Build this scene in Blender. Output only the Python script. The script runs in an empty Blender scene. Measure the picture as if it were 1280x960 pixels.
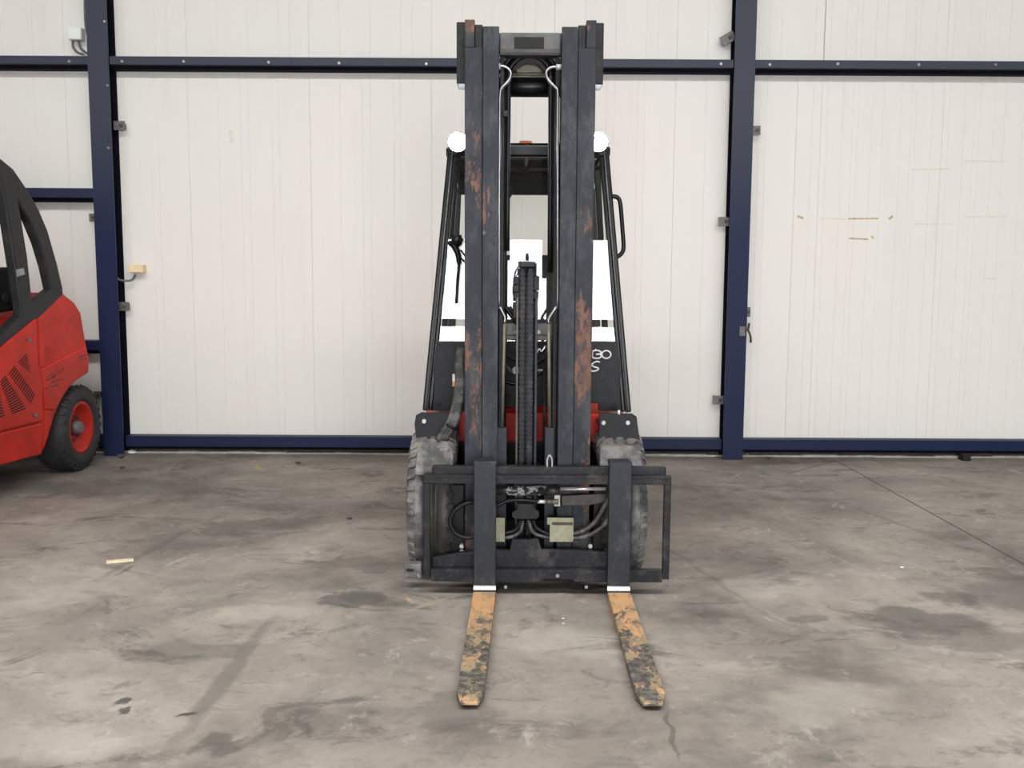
import bpy, bmesh, math, random
from mathutils import Vector, Matrix
random.seed(7)
R = math.radians
PI = math.pi
S = bpy.context.scene
COL = S.collection

# ---------------------------------------------------------------- camera
F = 1250.0
CAMP = Vector((0, 0, 1.5))
RM = Matrix.Rotation(R(90 - 6.6), 3, 'X') @ Matrix.Rotation(R(0.32), 3, 'Z')
cd = bpy.data.cameras.new('camera'); cam = bpy.data.objects.new('camera', cd); COL.objects.link(cam)
cam.location = CAMP; cam.rotation_euler = RM.to_euler()
cd.sensor_width = 36; cd.lens = F / 1280 * 36; cd.clip_end = 100
S.camera = cam
# ---------------------------------------------------------------- world, light, exposure
w = bpy.data.worlds.new('world'); S.world = w; w.use_nodes = True
w.node_tree.nodes['Background'].inputs[0].default_value = (0.75, 0.83, 1, 1)
w.node_tree.nodes['Background'].inputs[1].default_value = 1.0
S.view_settings.view_transform = 'Standard'; S.view_settings.look = 'None'
S.view_settings.gamma = 1; S.view_settings.exposure = 0.0; S.view_settings.use_curve_mapping = False

def area(name, loc, sx, sy, power, rot=(0, 0, 0), col=(1, .985, .96)):
    l = bpy.data.lights.new(name, 'AREA'); l.shape = 'RECTANGLE'; l.size = sx; l.size_y = sy
    l.energy = power; l.color = col
    o = bpy.data.objects.new(name, l); COL.objects.link(o); o.location = loc; o.rotation_euler = rot
    return o
# daylight under the roof lights (strips running across the hall)
SKY = [(1.0, 810), (-4.6, 245)]
for sy, p in SKY:
    area('roof_light_glow', (0, sy, 6.42), 14, 1.1, p)
DOOR_L = 16.0

# ---------------------------------------------------------------- projecting helpers (metres from photo measurements)
def ray(px, py):
    return RM @ Vector(((px - 640) / F, -(py - 480) / F, -1))
def U(px, py, Y):
    d = ray(px, py); return CAMP + d * (Y / d.y)
def G(px, py, z=0.0):
    d = ray(px, py); return CAMP + d * ((z - 1.5) / d.z)

# ---------------------------------------------------------------- materials
def nt(name):
    m = bpy.data.materials.new(name); m.use_nodes = True
    return m, m.node_tree.nodes, m.node_tree.links, m.node_tree.nodes['Principled BSDF']
def rgb(c): return (c[0], c[1], c[2], 1)
def mixc(N, L, fac, a, b):
    m = N.new('ShaderNodeMix'); m.data_type = 'RGBA'
    for i, v in ((0, fac), (6, a), (7, b)):
        if hasattr(v, 'links') or hasattr(v, 'is_linked'): L.new(v, m.inputs[i])
        elif isinstance(v, (int, float)): m.inputs[i].default_value = v
        else: m.inputs[i].default_value = rgb(v)
    return m.outputs[2]
def noise(N, L, scale, detail=4, rough=.6, vec=None, stretch=(1, 1, 1), dist=0):
    tc = N.new('ShaderNodeTexCoord'); mp = N.new('ShaderNodeMapping'); n = N.new('ShaderNodeTexNoise')
    L.new(vec if vec else tc.outputs['Object'], mp.inputs[0]); mp.inputs['Scale'].default_value = stretch
    L.new(mp.outputs[0], n.inputs['Vector']); n.inputs['Scale'].default_value = scale
    n.inputs['Detail'].default_value = detail; n.inputs['Roughness'].default_value = rough
    n.inputs['Distortion'].default_value = dist
    return n.outputs[0]
def ramp(N, L, src, a, b):
    r = N.new('ShaderNodeMapRange'); r.interpolation_type = 'SMOOTHSTEP'
    L.new(src, r.inputs[0]); r.inputs[1].default_value = a; r.inputs[2].default_value = b
    return r.outputs[0]
def mth(N, L, op, a, b=None, c=None):
    m = N.new('ShaderNodeMath'); m.operation = op
    for i, v in enumerate((a, b, c)):
        if v is None: continue
        if isinstance(v, (int, float)): m.inputs[i].default_value = v
        else: L.new(v, m.inputs[i])
    return m.outputs[0]
def bump(N, L, B, h, s=.3, d=.01):
    b = N.new('ShaderNodeBump'); b.inputs['Strength'].default_value = s; b.inputs['Distance'].default_value = d
    L.new(h, b.inputs['Height']); L.new(b.outputs[0], B.inputs['Normal'])
def plain(name, c, rough=.5, metal=0, var=.15, scale=12, spec=.5, bmp=0):
    m, N, L, B = nt(name)
    n = noise(N, L, scale)
    f = ramp(N, L, n, .3, .7)
    L.new(mixc(N, L, f, [x * (1 - var) for x in c], [min(1, x * (1 + var)) for x in c]), B.inputs['Base Color'])
    B.inputs['Roughness'].default_value = rough; B.inputs['Metallic'].default_value = metal
    B.inputs['Specular IOR Level'].default_value = spec
    if bmp: bump(N, L, B, n, bmp, .004)
    return m
def worn(name, c, c2, lo, hi, scale=9, stretch=(1, 1, .35), rough=.45, metal=0, dust=None, dl=.58, fine=40, spec=.5):
    """paint c with patches of c2 (rust or bare metal) and a haze of dust"""
    m, N, L, B = nt(name)
    a = noise(N, L, scale, 8, .7, stretch=stretch)
    f = ramp(N, L, a, lo, hi)
    base = mixc(N, L, ramp(N, L, noise(N, L, fine, 5, .7), .35, .7), [x * .8 for x in c], [x * 1.2 for x in c])
    out = mixc(N, L, f, base, c2)
    if dust:
        d = ramp(N, L, noise(N, L, scale * 1.7, 7, .75), dl, dl + .16)
        out = mixc(N, L, d, out, dust)
    sk = ramp(N, L, noise(N, L, 38, 7, .85, stretch=(1, 1, .6)), .60, .70)
    out = mixc(N, L, mth(N, L, 'MULTIPLY', sk, .55), out, [min(.8, x * 2.2 + .055) for x in c])
    L.new(out, B.inputs['Base Color'])
    L.new(mth(N, L, 'MULTIPLY_ADD', f, .3, rough), B.inputs['Roughness'])
    B.inputs['Metallic'].default_value = metal; B.inputs['Specular IOR Level'].default_value = spec
    bump(N, L, B, a, .15, .004)
    return m
def rusty(name, zlo, zhi, spots=(), lo=.56):
    m, N, L, B = nt(name)
    g = N.new('ShaderNodeNewGeometry'); P = g.outputs['Position']; sp = N.new('ShaderNodeSeparateXYZ'); L.new(P, sp.inputs[0])
    a = noise(N, L, 7, 9, .74, P, (1.4, 1.4, .35)); e = noise(N, L, 26, 7, .8, P, (1, 1, .6))
    k = ramp(N, L, sp.outputs[2], zhi, zlo)
    v = mth(N, L, 'MULTIPLY_ADD', k, .05, mth(N, L, 'MULTIPLY_ADD', e, .25, mth(N, L, 'MULTIPLY', a, .75)))
    for (p, rx, rz, amt) in spots:
        mp = N.new('ShaderNodeMapping'); mp.vector_type = 'TEXTURE'; L.new(P, mp.inputs[0])
        mp.inputs['Location'].default_value = p; mp.inputs['Scale'].default_value = (rx, 10, rz)
        ln = N.new('ShaderNodeVectorMath'); ln.operation = 'LENGTH'; L.new(mp.outputs[0], ln.inputs[0])
        v = mth(N, L, 'MULTIPLY_ADD', ramp(N, L, ln.outputs['Value'], 1.3, .3), amt, v)
    f = ramp(N, L, v, lo, lo + .05)
    base = mixc(N, L, ramp(N, L, noise(N, L, 12, 7, .75, P, (1, 1, .4)), .42, .68), (.017, .020, .027), (.050, .053, .060))
    rs = mixc(N, L, ramp(N, L, e, .4, .62), (.095, .045, .035), (.20, .095, .062))
    c = mixc(N, L, mth(N, L, 'MULTIPLY', f, .85), base, rs)
    c = mixc(N, L, ramp(N, L, noise(N, L, 34, 6, .8, P, (1, 1, .5)), .64, .70), c, (.14, .135, .13))
    L.new(c, B.inputs['Base Color']); B.inputs['Roughness'].default_value = .5; B.inputs['Specular IOR Level'].default_value = .25
    bump(N, L, B, e, .2, .003); return m
def emis(name, c, s):
    m, N, L, B = nt(name)
    B.inputs['Base Color'].default_value = rgb(c); B.inputs['Emission Color'].default_value = rgb(c)
    B.inputs['Emission Strength'].default_value = s
    return m

RUST = (.20, .085, .055)
M = {}
M['mast'] = worn('mast_paint', (.026, .030, .038), RUST, .66, .72, 6, (1, 1, .3), .5, dust=(.09, .085, .085), dl=.62, spec=.28)
M['mast_rusty'] = rusty('mast_paint_rusty', .9, 1.75, [(U(584, 440, 4.6), .018, .14, .05), (U(735, 430, 4.6), .016, .28, .045), (U(728, 110, 4.6), .03, .3, -.05), (U(588, 32, 4.6), .03, .04, .12), (U(738, 35, 4.6), .03, .03, .05)])
M['mast_inner'] = rusty('mast_paint_scraped', .1, .6, [(U(604, 272, 4.6), .014, .12, .15), (U(611, 255, 4.6), .008, .08, .10)], .62)
M['frame'] = worn('carriage_paint', (.016, .016, .019), (.055, .052, .052), .50, .66, 10, (1, 1, 1), .45, dust=(.13, .12, .11), dl=.60, spec=.22)
M['fork'] = worn('fork_steel', (.019, .021, .028), (.065, .065, .07), .48, .66, 9, (1, 1, .5), .42, dust=(.06, .045, .035), dl=.62, spec=.3)
M['black'] = plain('black_paint', (.005, .005, .006), .30, 0, .2, spec=.25)
M['cowl'] = worn('cowl_paint', (.018, .018, .021), (.05, .05, .054), .50, .74, 5, (1, 1, 1), .45, spec=.2)
M['rubber'] = plain('hose_rubber', (.008, .008, .009), .42, 0, .25, 30, spec=.3)
M['hose_grey'] = worn('dusty_hose', (.035, .035, .035), (.13, .125, .115), .45, .62, 22, (1, 1, 1), .55)
def tyremat():
    # the outer shoulder is caked with pale dust, the running band is dark
    m, N, L, B = nt('dusty_tyre')
    g = N.new('ShaderNodeNewGeometry'); sp = N.new('ShaderNodeSeparateXYZ'); L.new(g.outputs['Position'], sp.inputs[0])
    P = g.outputs['Position']
    ax = mth(N, L, 'ABSOLUTE', mth(N, L, 'SUBTRACT', sp.outputs[0], .074))
    n = noise(N, L, 9, 7, .7, P)
    k = mth(N, L, 'MAXIMUM', ramp(N, L, ax, .478, .496), ramp(N, L, sp.outputs[2], .54, .64))
    dark = mixc(N, L, ramp(N, L, n, .4, .65), (.028, .025, .022), (.055, .05, .044))
    pale = mixc(N, L, ramp(N, L, n, .38, .62), (.075, .075, .080), (.23, .22, .205))
    pale = mixc(N, L, ramp(N, L, noise(N, L, 15, 7, .75, P), .58, .70), pale, (.30, .29, .285))
    L.new(mixc(N, L, k, dark, pale), B.inputs['Base Color']); B.inputs['Roughness'].default_value = .5
    bump(N, L, B, n, .4, .01)
    return m
M['tyre'] = tyremat()
M['tyre_dark'] = worn('tyre', (.020, .020, .022), (.05, .047, .045), .5, .7, 8, (1, 1, 1), .7)
M['chrome'] = plain('chrome', (.85, .83, .85), .25, .6, .03)
M['steel'] = plain('steel', (.34, .33, .33), .36, 1, .15)
M['zinc'] = plain('zinc', (.42, .42, .40), .5, .3, .2, 30)
M['rod'] = plain('yellowed_rod', (.15, .14, .105), .45, .2, .2, 30)
M['grease'] = plain('greasy_steel', (.042, .034, .027), .38, .1, .4, 20)
M['olive'] = worn('olive_block', (.27, .265, .18), (.17, .16, .105), .5, .7, 20, (1, 1, 1), .6)
M['red'] = worn('red_paint', (.50, .024, .014), (.34, .024, .018), .55, .75, 4, (1, 1, 1), .45, fine=3, spec=.25)
M['red_dark'] = plain('red_chassis', (.40, .022, .016), .5, spec=.25)
M['amber'] = plain('amber_lens', (.40, .10, .045), .4)
M['whitep'] = plain('white_mark', (.75, .75, .75), .6, 0, .02)
M['orange_sticker'] = plain('orange_sticker', (.75, .25, .08), .6)
M['grayframe'] = worn('cab_frame_grey', (.024, .024, .026), (.045, .043, .042), .5, .7, 6, (1, 1, 1), .5, spec=.3)
M['darkplastic'] = plain('dark_plastic', (.007, .007, .009), .6, spec=.25)
M['seat'] = plain('seat_vinyl', (.015, .016, .02), .6)
M['clip'] = plain('galvanised_clip', (.15, .14, .145), .5, .3, .3, 60)
M['boxwhite'] = plain('white_plastic', (.80, .82, .80), .4, 0, .03)
M['boxcream'] = plain('cream_plastic', (.85, .68, .42), .45, 0, .05)
M['cable'] = plain('grey_cable', (.12, .12, .12), .5)
M['sandstone'] = plain('plaster', (.55, .53, .50), .9, 0, .15, 25)
M['brown'] = plain('concrete_plinth', (.085, .065, .055), .9, 0, .3, 10)
M['lamp'] = emis('lamp_glass', (.86, .90, 1), 60)
M['wood'] = plain('pale_wood', (.72, .62, .42), .7, 0, .1, 30)
M['black_rubber'] = plain('rubber_block', (.008, .008, .008), .8)
M['tape'] = plain('tape_residue', (.52, .42, .24), .8, 0, .35, 60)
M['tape_pale'] = plain('pale_tape_residue', (.72, .69, .60), .8, 0, .10, 60)
M['greytape'] = plain('grey_tape', (.30, .30, .31), .6)

# blue steel : greyer and paler higher up
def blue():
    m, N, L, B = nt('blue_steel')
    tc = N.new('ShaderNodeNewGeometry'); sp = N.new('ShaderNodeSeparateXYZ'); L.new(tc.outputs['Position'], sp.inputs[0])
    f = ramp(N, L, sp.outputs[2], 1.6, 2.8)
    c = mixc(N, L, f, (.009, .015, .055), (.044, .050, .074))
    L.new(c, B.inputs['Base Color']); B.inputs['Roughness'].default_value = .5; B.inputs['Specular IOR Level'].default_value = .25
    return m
M['blue'] = blue(); M['web'] = plain('shaded_steel', (.006, .005, .012), .8, spec=.1)  # web: near-black, shade of column recesses and rail undersides put into the colour
def wallmat():
    m, N, L, B = nt('wall_sheet')
    g = N.new('ShaderNodeNewGeometry')
    a = ramp(N, L, noise(N, L, .9, 4, .6, g.outputs['Position']), .3, .7)
    b = ramp(N, L, noise(N, L, 7, 6, .7, g.outputs['Position'], (1, 1, .12)), .45, .8)
    c = mixc(N, L, a, (.80, .765, .725), (.79, .775, .74))
    c = mixc(N, L, mth(N, L, 'MULTIPLY', b, .35), c, (.72, .69, .64))
    d = ramp(N, L, noise(N, L, 26, 5, .8, g.outputs['Position'], (1, 1, .5)), .70, .78)
    c = mixc(N, L, mth(N, L, 'MULTIPLY', d, .35), c, (.55, .50, .44))
    L.new(c, B.inputs['Base Color']); B.inputs['Roughness'].default_value = .5
    B.inputs['Specular IOR Level'].default_value = .3
    return m
M['wall'] = wallmat()
M['plainwall'] = plain('hall_wall', (.15, .15, .145), .8, 0, .05, 2)
M['ceiling'] = plain('ceiling_sheet', (.22, .22, .22), .8, 0, .05, 2)
def glass():
    m, N, L, B = nt('window_glass')
    gl = N.new('ShaderNodeBsdfGlossy'); gl.inputs['Roughness'].default_value = 0.0
    tr = N.new('ShaderNodeBsdfTransparent'); tr.inputs[0].default_value = (.90, .94, .92, 1)
    fr = N.new('ShaderNodeFresnel'); fr.inputs[0].default_value = 1.52
    ad = mth(N, L, 'MULTIPLY_ADD', fr.outputs[0], 1.8, 0.0)
    mx = N.new('ShaderNodeMixShader'); L.new(ad, mx.inputs[0]); L.new(tr.outputs[0], mx.inputs[1]); L.new(gl.outputs[0], mx.inputs[2])
    L.new(mx.outputs[0], N['Material Output'].inputs[0])
    return m
M['glass'] = glass()

# concrete floor with stains that have their own shape and place
def floormat():
    m, N, L, B = nt('concrete')
    g = N.new('ShaderNodeNewGeometry'); P = g.outputs['Position']
    n1 = noise(N, L, .75, 6, .62, P, dist=.4); n2 = noise(N, L, 3.2, 8, .68, P, dist=.6); n3 = noise(N, L, 22, 6, .75, P)
    n4 = noise(N, L, 1.9, 9, .72, P, (1, 1.6, 1), .8)
    c = mixc(N, L, ramp(N, L, n1, .34, .64), (.190, .172, .155), (.385, .352, .315))
    c = mixc(N, L, mth(N, L, 'MULTIPLY', ramp(N, L, n2, .38, .62), .65), c, (.310, .280, .255))
    c = mixc(N, L, mth(N, L, 'MULTIPLY', ramp(N, L, n4, .53, .66), .65), c, (.145, .132, .122))
    c = mixc(N, L, mth(N, L, 'MULTIPLY', ramp(N, L, noise(N, L, 2.6, 9, .75, P, (1.3, 1, 1), .5), .58, .70), .55), c, (.50, .475, .435))
    c = mixc(N, L, mth(N, L, 'MULTIPLY', ramp(N, L, n3, .52, .75), .30), c, (.16, .15, .14))
    c = mixc(N, L, mth(N, L, 'MULTIPLY', ramp(N, L, noise(N, L, 60, 4, .7, P), .62, .75), .35), c, (.48, .45, .42))
    c = mixc(N, L, mth(N, L, 'MULTIPLY', ramp(N, L, noise(N, L, 7, 10, .78, P, (1, 1.3, 1), .8), .52, .66), .42), c, (.19, .175, .165))
    c = mixc(N, L, mth(N, L, 'MULTIPLY', ramp(N, L, noise(N, L, 5, 10, .8, P, (1.2, 1, 1), .3), .54, .66), .42), c, (.43, .405, .375))
    c = mixc(N, L, mth(N, L, 'MULTIPLY', ramp(N, L, noise(N, L, 4, 10, .7, P), .60, .72), .3), c, (.36, .27, .23))
    wob = N.new('ShaderNodeTexNoise'); wob.inputs['Scale'].default_value = 6; wob.inputs['Detail'].default_value = 6; L.new(P, wob.inputs['Vector'])
    vs = N.new('ShaderNodeVectorMath'); vs.operation = 'MULTIPLY_ADD'; L.new(wob.outputs[1], vs.inputs[0])
    vs.inputs[1].default_value = (.35, .35, 0); L.new(P, vs.inputs[2])
    off = Vector((.175, .175, 0))
    def spot(px, py, rx, ry, ang, col, amt, soft=.6):
        nonlocal c
        p = G(px, py) + off
        mp = N.new('ShaderNodeMapping'); mp.vector_type = 'TEXTURE'
        mp.inputs['Location'].default_value = (p.x, p.y, 0); mp.inputs['Rotation'].default_value = (0, 0, ang)
        mp.inputs['Scale'].default_value = (rx, ry, 1000)
        L.new(vs.outputs[0], mp.inputs[0])
        ln = N.new('ShaderNodeVectorMath'); ln.operation = 'LENGTH'; L.new(mp.outputs[0], ln.inputs[0])
        f = ramp(N, L, ln.outputs['Value'], 1.25, 1.25 - soft)
        c = mixc(N, L, mth(N, L, 'MULTIPLY', f, amt), c, col)
    dk = (.15, .14, .13)
    spot(1155, 778, .30, .17, 0, dk, .62); spot(1240, 800, .45, .10, .05, dk, .35); spot(1190, 745, .12, .10, 0, dk, .5)
    spot(898, 770, .11, .08, 0, dk, .55); spot(445, 750, .16, .09, 0, dk, .7, .5); spot(330, 655, .30, .14, 0, dk, .35)
    spot(1010, 775, .10, .08, 0, dk, .4); spot(470, 705, .25, .12, 0, dk, .3); spot(240, 815, .22, .12, 0, dk, .35)
    spot(145, 885, .04, .035, 0, (.09, .085, .08), .7); spot(375, 910, .05, .04, 0, dk, .6); spot(270, 932, .08, .05, 0, dk, .6)
    spot(1275, 745, .35, .22, 0, dk, .5); spot(840, 640, .5, .35, 0, dk, .35); spot(150, 610, .8, .28, 0, dk, .4)
    spot(570, 890, .12, .14, .3, dk, .35)
    spot(185, 765, .05, .3, -.4, (.13, .12, .11), .0)
    lt = (.50, .47, .43)
    spot(330, 765, .30, .14, .2, lt, .35, .9); spot(960, 735, .35, .18, .2, lt, .3, .9); spot(60, 925, .3, .12, 0, lt, .3, .9)
    spot(1020, 880, .35, .16, .3, lt, .3, .9); spot(700, 800, .3, .2, 0, lt, .3, .9); spot(90, 740, .3, .2, 0, lt, .35, .9)
    # tyre streaks running away from the camera
    def streak(p0, p1, wd, amt, col=dk):
        a, b = G(*p0), G(*p1); mid = (a + b) / 2; d = b - a
        pm = mid
        nonlocal c
        mp = N.new('ShaderNodeMapping'); mp.vector_type = 'TEXTURE'
        mp.inputs['Location'].default_value = (pm.x + .045, pm.y + .045, 0)
        mp.inputs['Rotation'].default_value = (0, 0, math.atan2(d.y, d.x)); mp.inputs['Scale'].default_value = (d.length / 2, wd, 1000)
        v2 = N.new('ShaderNodeVectorMath'); v2.operation = 'MULTIPLY_ADD'; L.new(wob.outputs[1], v2.inputs[0])
        v2.inputs[1].default_value = (.09, .09, 0); L.new(P, v2.inputs[2]); L.new(v2.outputs[0], mp.inputs[0])
        ln = N.new('ShaderNodeVectorMath'); ln.operation = 'LENGTH'; L.new(mp.outputs[0], ln.inputs[0])
        f = ramp(N, L, ln.outputs['Value'], 1.1, .5)
        c = mixc(N, L, mth(N, L, 'MULTIPLY', f, amt), c, col)
    streak((200, 955), (345, 765), .045, .38); streak((110, 730), (250, 655), .03, .35); streak((140, 720), (170, 705), .015, .5)
    streak((215, 898), (250, 892), .01, .8, (.1, .09, .08)); streak((830, 880), (850, 955), .012, .6)
    streak((570, 745), (495, 768), .02, .22, (.60, .42, .26)); streak((505, 745), (520, 755), .01, .4, (.60, .38, .22))
    streak((790, 655), (990, 790), .02, .25); streak((320, 580), (330, 590), .03, .5, (.45, .36, .12))
    streak((312, 577), (322, 575), .03, .8, (.60, .22, .06)); streak((1040, 625), (1250, 700), .03, .25)
    gm = N.new('ShaderNodeGamma'); L.new(c, gm.inputs[0]); gm.inputs[1].default_value = 1.55
    vm = N.new('ShaderNodeVectorMath'); vm.operation = 'SCALE'; L.new(gm.outputs[0], vm.inputs[0]); vm.inputs['Scale'].default_value = 1.66
    hs = N.new('ShaderNodeHueSaturation'); hs.inputs['Saturation'].default_value = .82; L.new(vm.outputs[0], hs.inputs['Color'])
    L.new(hs.outputs[0], B.inputs['Base Color']); B.inputs['Roughness'].default_value = .62; B.inputs['Specular IOR Level'].default_value = .25
    bump(N, L, B, n3, .12, .004)
    return m
M['floor'] = floormat()

def bladepaint():
    m, N, L, B = nt('orange_fork_paint')
    g = N.new('ShaderNodeNewGeometry'); P = g.outputs['Position']
    sp = N.new('ShaderNodeSeparateXYZ'); L.new(P, sp.inputs[0])
    n = noise(N, L, 13, 10, .78, P, (1, .55, 1), .3)
    # the tip half is worn down to dark steel
    k = ramp(N, L, sp.outputs[1], 4.45, 3.5)
    f = ramp(N, L, mth(N, L, 'MULTIPLY_ADD', k, .135, n), .565, .62)
    tan = ramp(N, L, mth(N, L, 'MULTIPLY_ADD', k, .12, noise(N, L, 17, 9, .75, P, (1, .6, 1))), .50, .62)
    o = mixc(N, L, ramp(N, L, noise(N, L, 14, 7, .7, P), .35, .65), (.60, .33, .155), (.50, .30, .16))
    o = mixc(N, L, tan, o, (.31, .235, .145))
    o = mixc(N, L, ramp(N, L, noise(N, L, 45, 6, .8, P), .58, .68), o, (.13, .10, .075))
    dkc = mixc(N, L, ramp(N, L, noise(N, L, 30, 6, .7, P), .4, .65), (.062, .060, .058), (.19, .165, .13))
    L.new(mixc(N, L, f, o, dkc), B.inputs['Base Color']); B.inputs['Roughness'].default_value = .55; B.inputs['Specular IOR Level'].default_value = .3
    bump(N, L, B, n, .2, .003)
    return m
M['blade'] = bladepaint()

# ---------------------------------------------------------------- mesh helpers
def new(): return bmesh.new()
def tv(p): return Vector(p)
def box(b, x0, x1, y0, y1, z0, z1):
    vs = [b.verts.new((x, y, z)) for x in (x0, x1) for y in (y0, y1) for z in (z0, z1)]
    for f in ((0, 1, 3, 2), (4, 6, 7, 5), (0, 4, 5, 1), (2, 3, 7, 6), (0, 2, 6, 4), (1, 5, 7, 3)):
        b.faces.new([vs[i] for i in f])
    return b
def loft(b, rings, smooth=False, cap=True):
    R_ = [[b.verts.new(p) for p in r] for r in rings]; n = len(R_[0])
    for i in range(len(R_) - 1):
        for j in range(n):
            f = b.faces.new((R_[i][j], R_[i][(j + 1) % n], R_[i + 1][(j + 1) % n], R_[i + 1][j])); f.smooth = smooth
    if cap: b.faces.new(R_[0][::-1]); b.faces.new(R_[-1])
    return b
def prism(b, pts, off):
    """closed outline (3D points) swept by the vector off"""
    off = Vector(off); return loft(b, [[Vector(p) for p in pts], [Vector(p) + off for p in pts]])
def smoothpath(pts, n=6):
    pts = [Vector(p) for p in pts]
    if len(pts) < 3: return pts
    out = []
    P = [pts[0] * 2 - pts[1]] + pts + [pts[-1] * 2 - pts[-2]]
    for i in range(1, len(P) - 2):
        for k in range(n):
            t = k / n; a, b_, c, d = P[i - 1], P[i], P[i + 1], P[i + 2]
            out.append(.5 * ((2 * b_) + (c - a) * t + (2 * a - 5 * b_ + 4 * c - d) * t * t + (3 * b_ - a - 3 * c + d) * t ** 3))
    out.append(pts[-1]); return out
def tube(b, pts, r, seg=10, sm=True, n=6):
    P = smoothpath(pts, n) if sm else [Vector(p) for p in pts]
    rings = []; up = None
    for i, p in enumerate(P):
        t = (P[min(i + 1, len(P) - 1)] - P[max(i - 1, 0)]).normalized()
        if up is None: up = t.orthogonal().normalized()
        up = (up - t * up.dot(t)).normalized(); s = t.cross(up)
        rr = r(i / (len(P) - 1)) if callable(r) else r
        rings.append([p + (up * math.cos(a) + s * math.sin(a)) * rr for a in [2 * PI * k / seg for k in range(seg)]])
    return loft(b, rings, True)
def cyl(b, p0, p1, r, seg=20): return tube(b, [p0, p1], r, seg, False)
def lathe_x(b, prof, c, seg=56):
    """prof: (x offset, radius) closed profile turned about an axis along X"""
    c = Vector(c); rings = []
    for k in range(seg):
        a = 2 * PI * k / seg
        rings.append([c + Vector((x, r * math.cos(a), r * math.sin(a))) for x, r in prof])
    R_ = [[b.verts.new(p) for p in r] for r in rings]; n = len(prof)
    for k in range(seg):
        for j in range(n):
            f = b.faces.new((R_[k][j], R_[k][(j + 1) % n], R_[(k + 1) % seg][(j + 1) % n], R_[(k + 1) % seg][j])); f.smooth = True
    return b
def beam(b, p0, p1, wx, wy, ref=(0, 1, 0)):
    """square bar from p0 to p1; wx across, wy along ref"""
    p0, p1, ref = Vector(p0), Vector(p1), Vector(ref)
    t = (p1 - p0).normalized(); s = t.cross(ref).normalized(); u = s.cross(t).normalized()
    q = [(-1, -1), (1, -1), (1, 1), (-1, 1)]
    return loft(b, [[p + s * (i * wx / 2) + u * (j * wy / 2) for i, j in q] for p in (p0, p1)])
def build(name, b, mat, parent=None, bev=0, **tags):
    bmesh.ops.recalc_face_normals(b, faces=b.faces)
    me = bpy.data.meshes.new(name); b.to_mesh(me); b.free()
    me.materials.append(M[mat] if isinstance(mat, str) else mat)
    o = bpy.data.objects.new(name, me); COL.objects.link(o)
    if parent: o.parent = parent
    if parent and parent.type == 'EMPTY':      # every mesh keeps its origin at the world origin
        o.matrix_parent_inverse = Matrix.Translation(-Vector(parent.location))
    if bev:
        md = o.modifiers.new('bevel', 'BEVEL'); md.width = bev; md.segments = 2; md.limit_method = 'ANGLE'; md.angle_limit = R(40)
    for k, v in tags.items(): o[k] = v
    return o
def empty(name, loc, label, cat, group=None):
    o = bpy.data.objects.new(name, None); COL.objects.link(o); o.location = loc; o['label'] = label; o['category'] = cat
    o.empty_display_size = .2
    if group: o['group'] = group
    return o
def st(name, b, mat, label=None, **k):
    o = build(name, b, mat, **k); o['kind'] = 'structure'
    if label: o['label'] = label
    return o

# ================================================================ SETTING
WY = 7.97
fl = st('floor', box(new(), -9, 9, -9, 8.3, -.2, 0), 'floor', 'stained grey concrete warehouse floor')
# saw-cut joint in the slab, filled dark
a, b2 = G(1045, 576), G(1290, 711)
jb = new(); beam(jb, (a.x, a.y, -.0005), (b2.x, b2.y, -.0005), .007, .004, (0, 0, 1))
build('floor_joint', jb, 'brown', fl)
a, b2 = G(1045, 576), G(985, 592)
jb = new(); beam(jb, (a.x, a.y, -.0008), (b2.x, b2.y, -.0008), .006, .004, (0, 0, 1)); build('floor_joint', jb, 'brown', fl)
st('wall_left', box(new(), -9.2, -9, -9, 8.3, 0, 6.5), 'plainwall')
st('wall_right', box(new(), 9, 9.2, -9, 8.3, 0, 6.5), 'plainwall')
# ceiling with two roof lights
cb = new()
edges = [-9.2] + [v for sy, _ in SKY[::-1] for v in (sy - .65, sy + .65)] + [8.3]
for i in range(0, len(edges), 2): box(cb, -9.2, 9.2, edges[i], edges[i + 1], 6.5, 6.6)
for sy, _ in SKY:
    box(cb, -9.2, -7.1, sy - .65, sy + .65, 6.5, 6.6); box(cb, 7.1, 9.2, sy - .65, sy + .65, 6.5, 6.6)
st('ceiling', cb, 'ceiling')
for i, (sy, _) in enumerate(SKY):
    st('window_%d' % (i + 1), box(new(), -7.1, 7.1, sy - .65, sy + .65, 6.5, 6.53), emis('roof_light_%d' % i, (1, .99, .97), 2.2), 'translucent roof light strip')
# front wall behind the camera with two tall glazed doors full of daylight
D = [(-2.3, .65), (1.15, 4.4)]; DH = 3.2
wb = new()
box(wb, -9, D[0][0], -9.2, -9, 0, 6.5); box(wb, D[0][1], D[1][0], -9.2, -9, 0, 6.5); box(wb, D[1][1], 9, -9.2, -9, 0, 6.5)
for d in D: box(wb, d[0], d[1], -9.2, -9, DH, 6.5)
st('wall_front', wb, 'plainwall')
for i, d in enumerate(D):
    dr = st('door_%d' % (i + 1), box(new(), d[0], d[1], -9.15, -9.10, 0, DH), emis('daylight_pane_%d' % i, (.95, .98, 1), DOOR_L), 'tall glazed door bright with daylight')
    fb = new(); box(fb, d[0], d[1], -9.08, -9.02, 1.52, 1.66); box(fb, d[0], d[1], -9.08, -9.02, 0, .12)
    build('door_rail', fb, 'greytape', dr)

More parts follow.
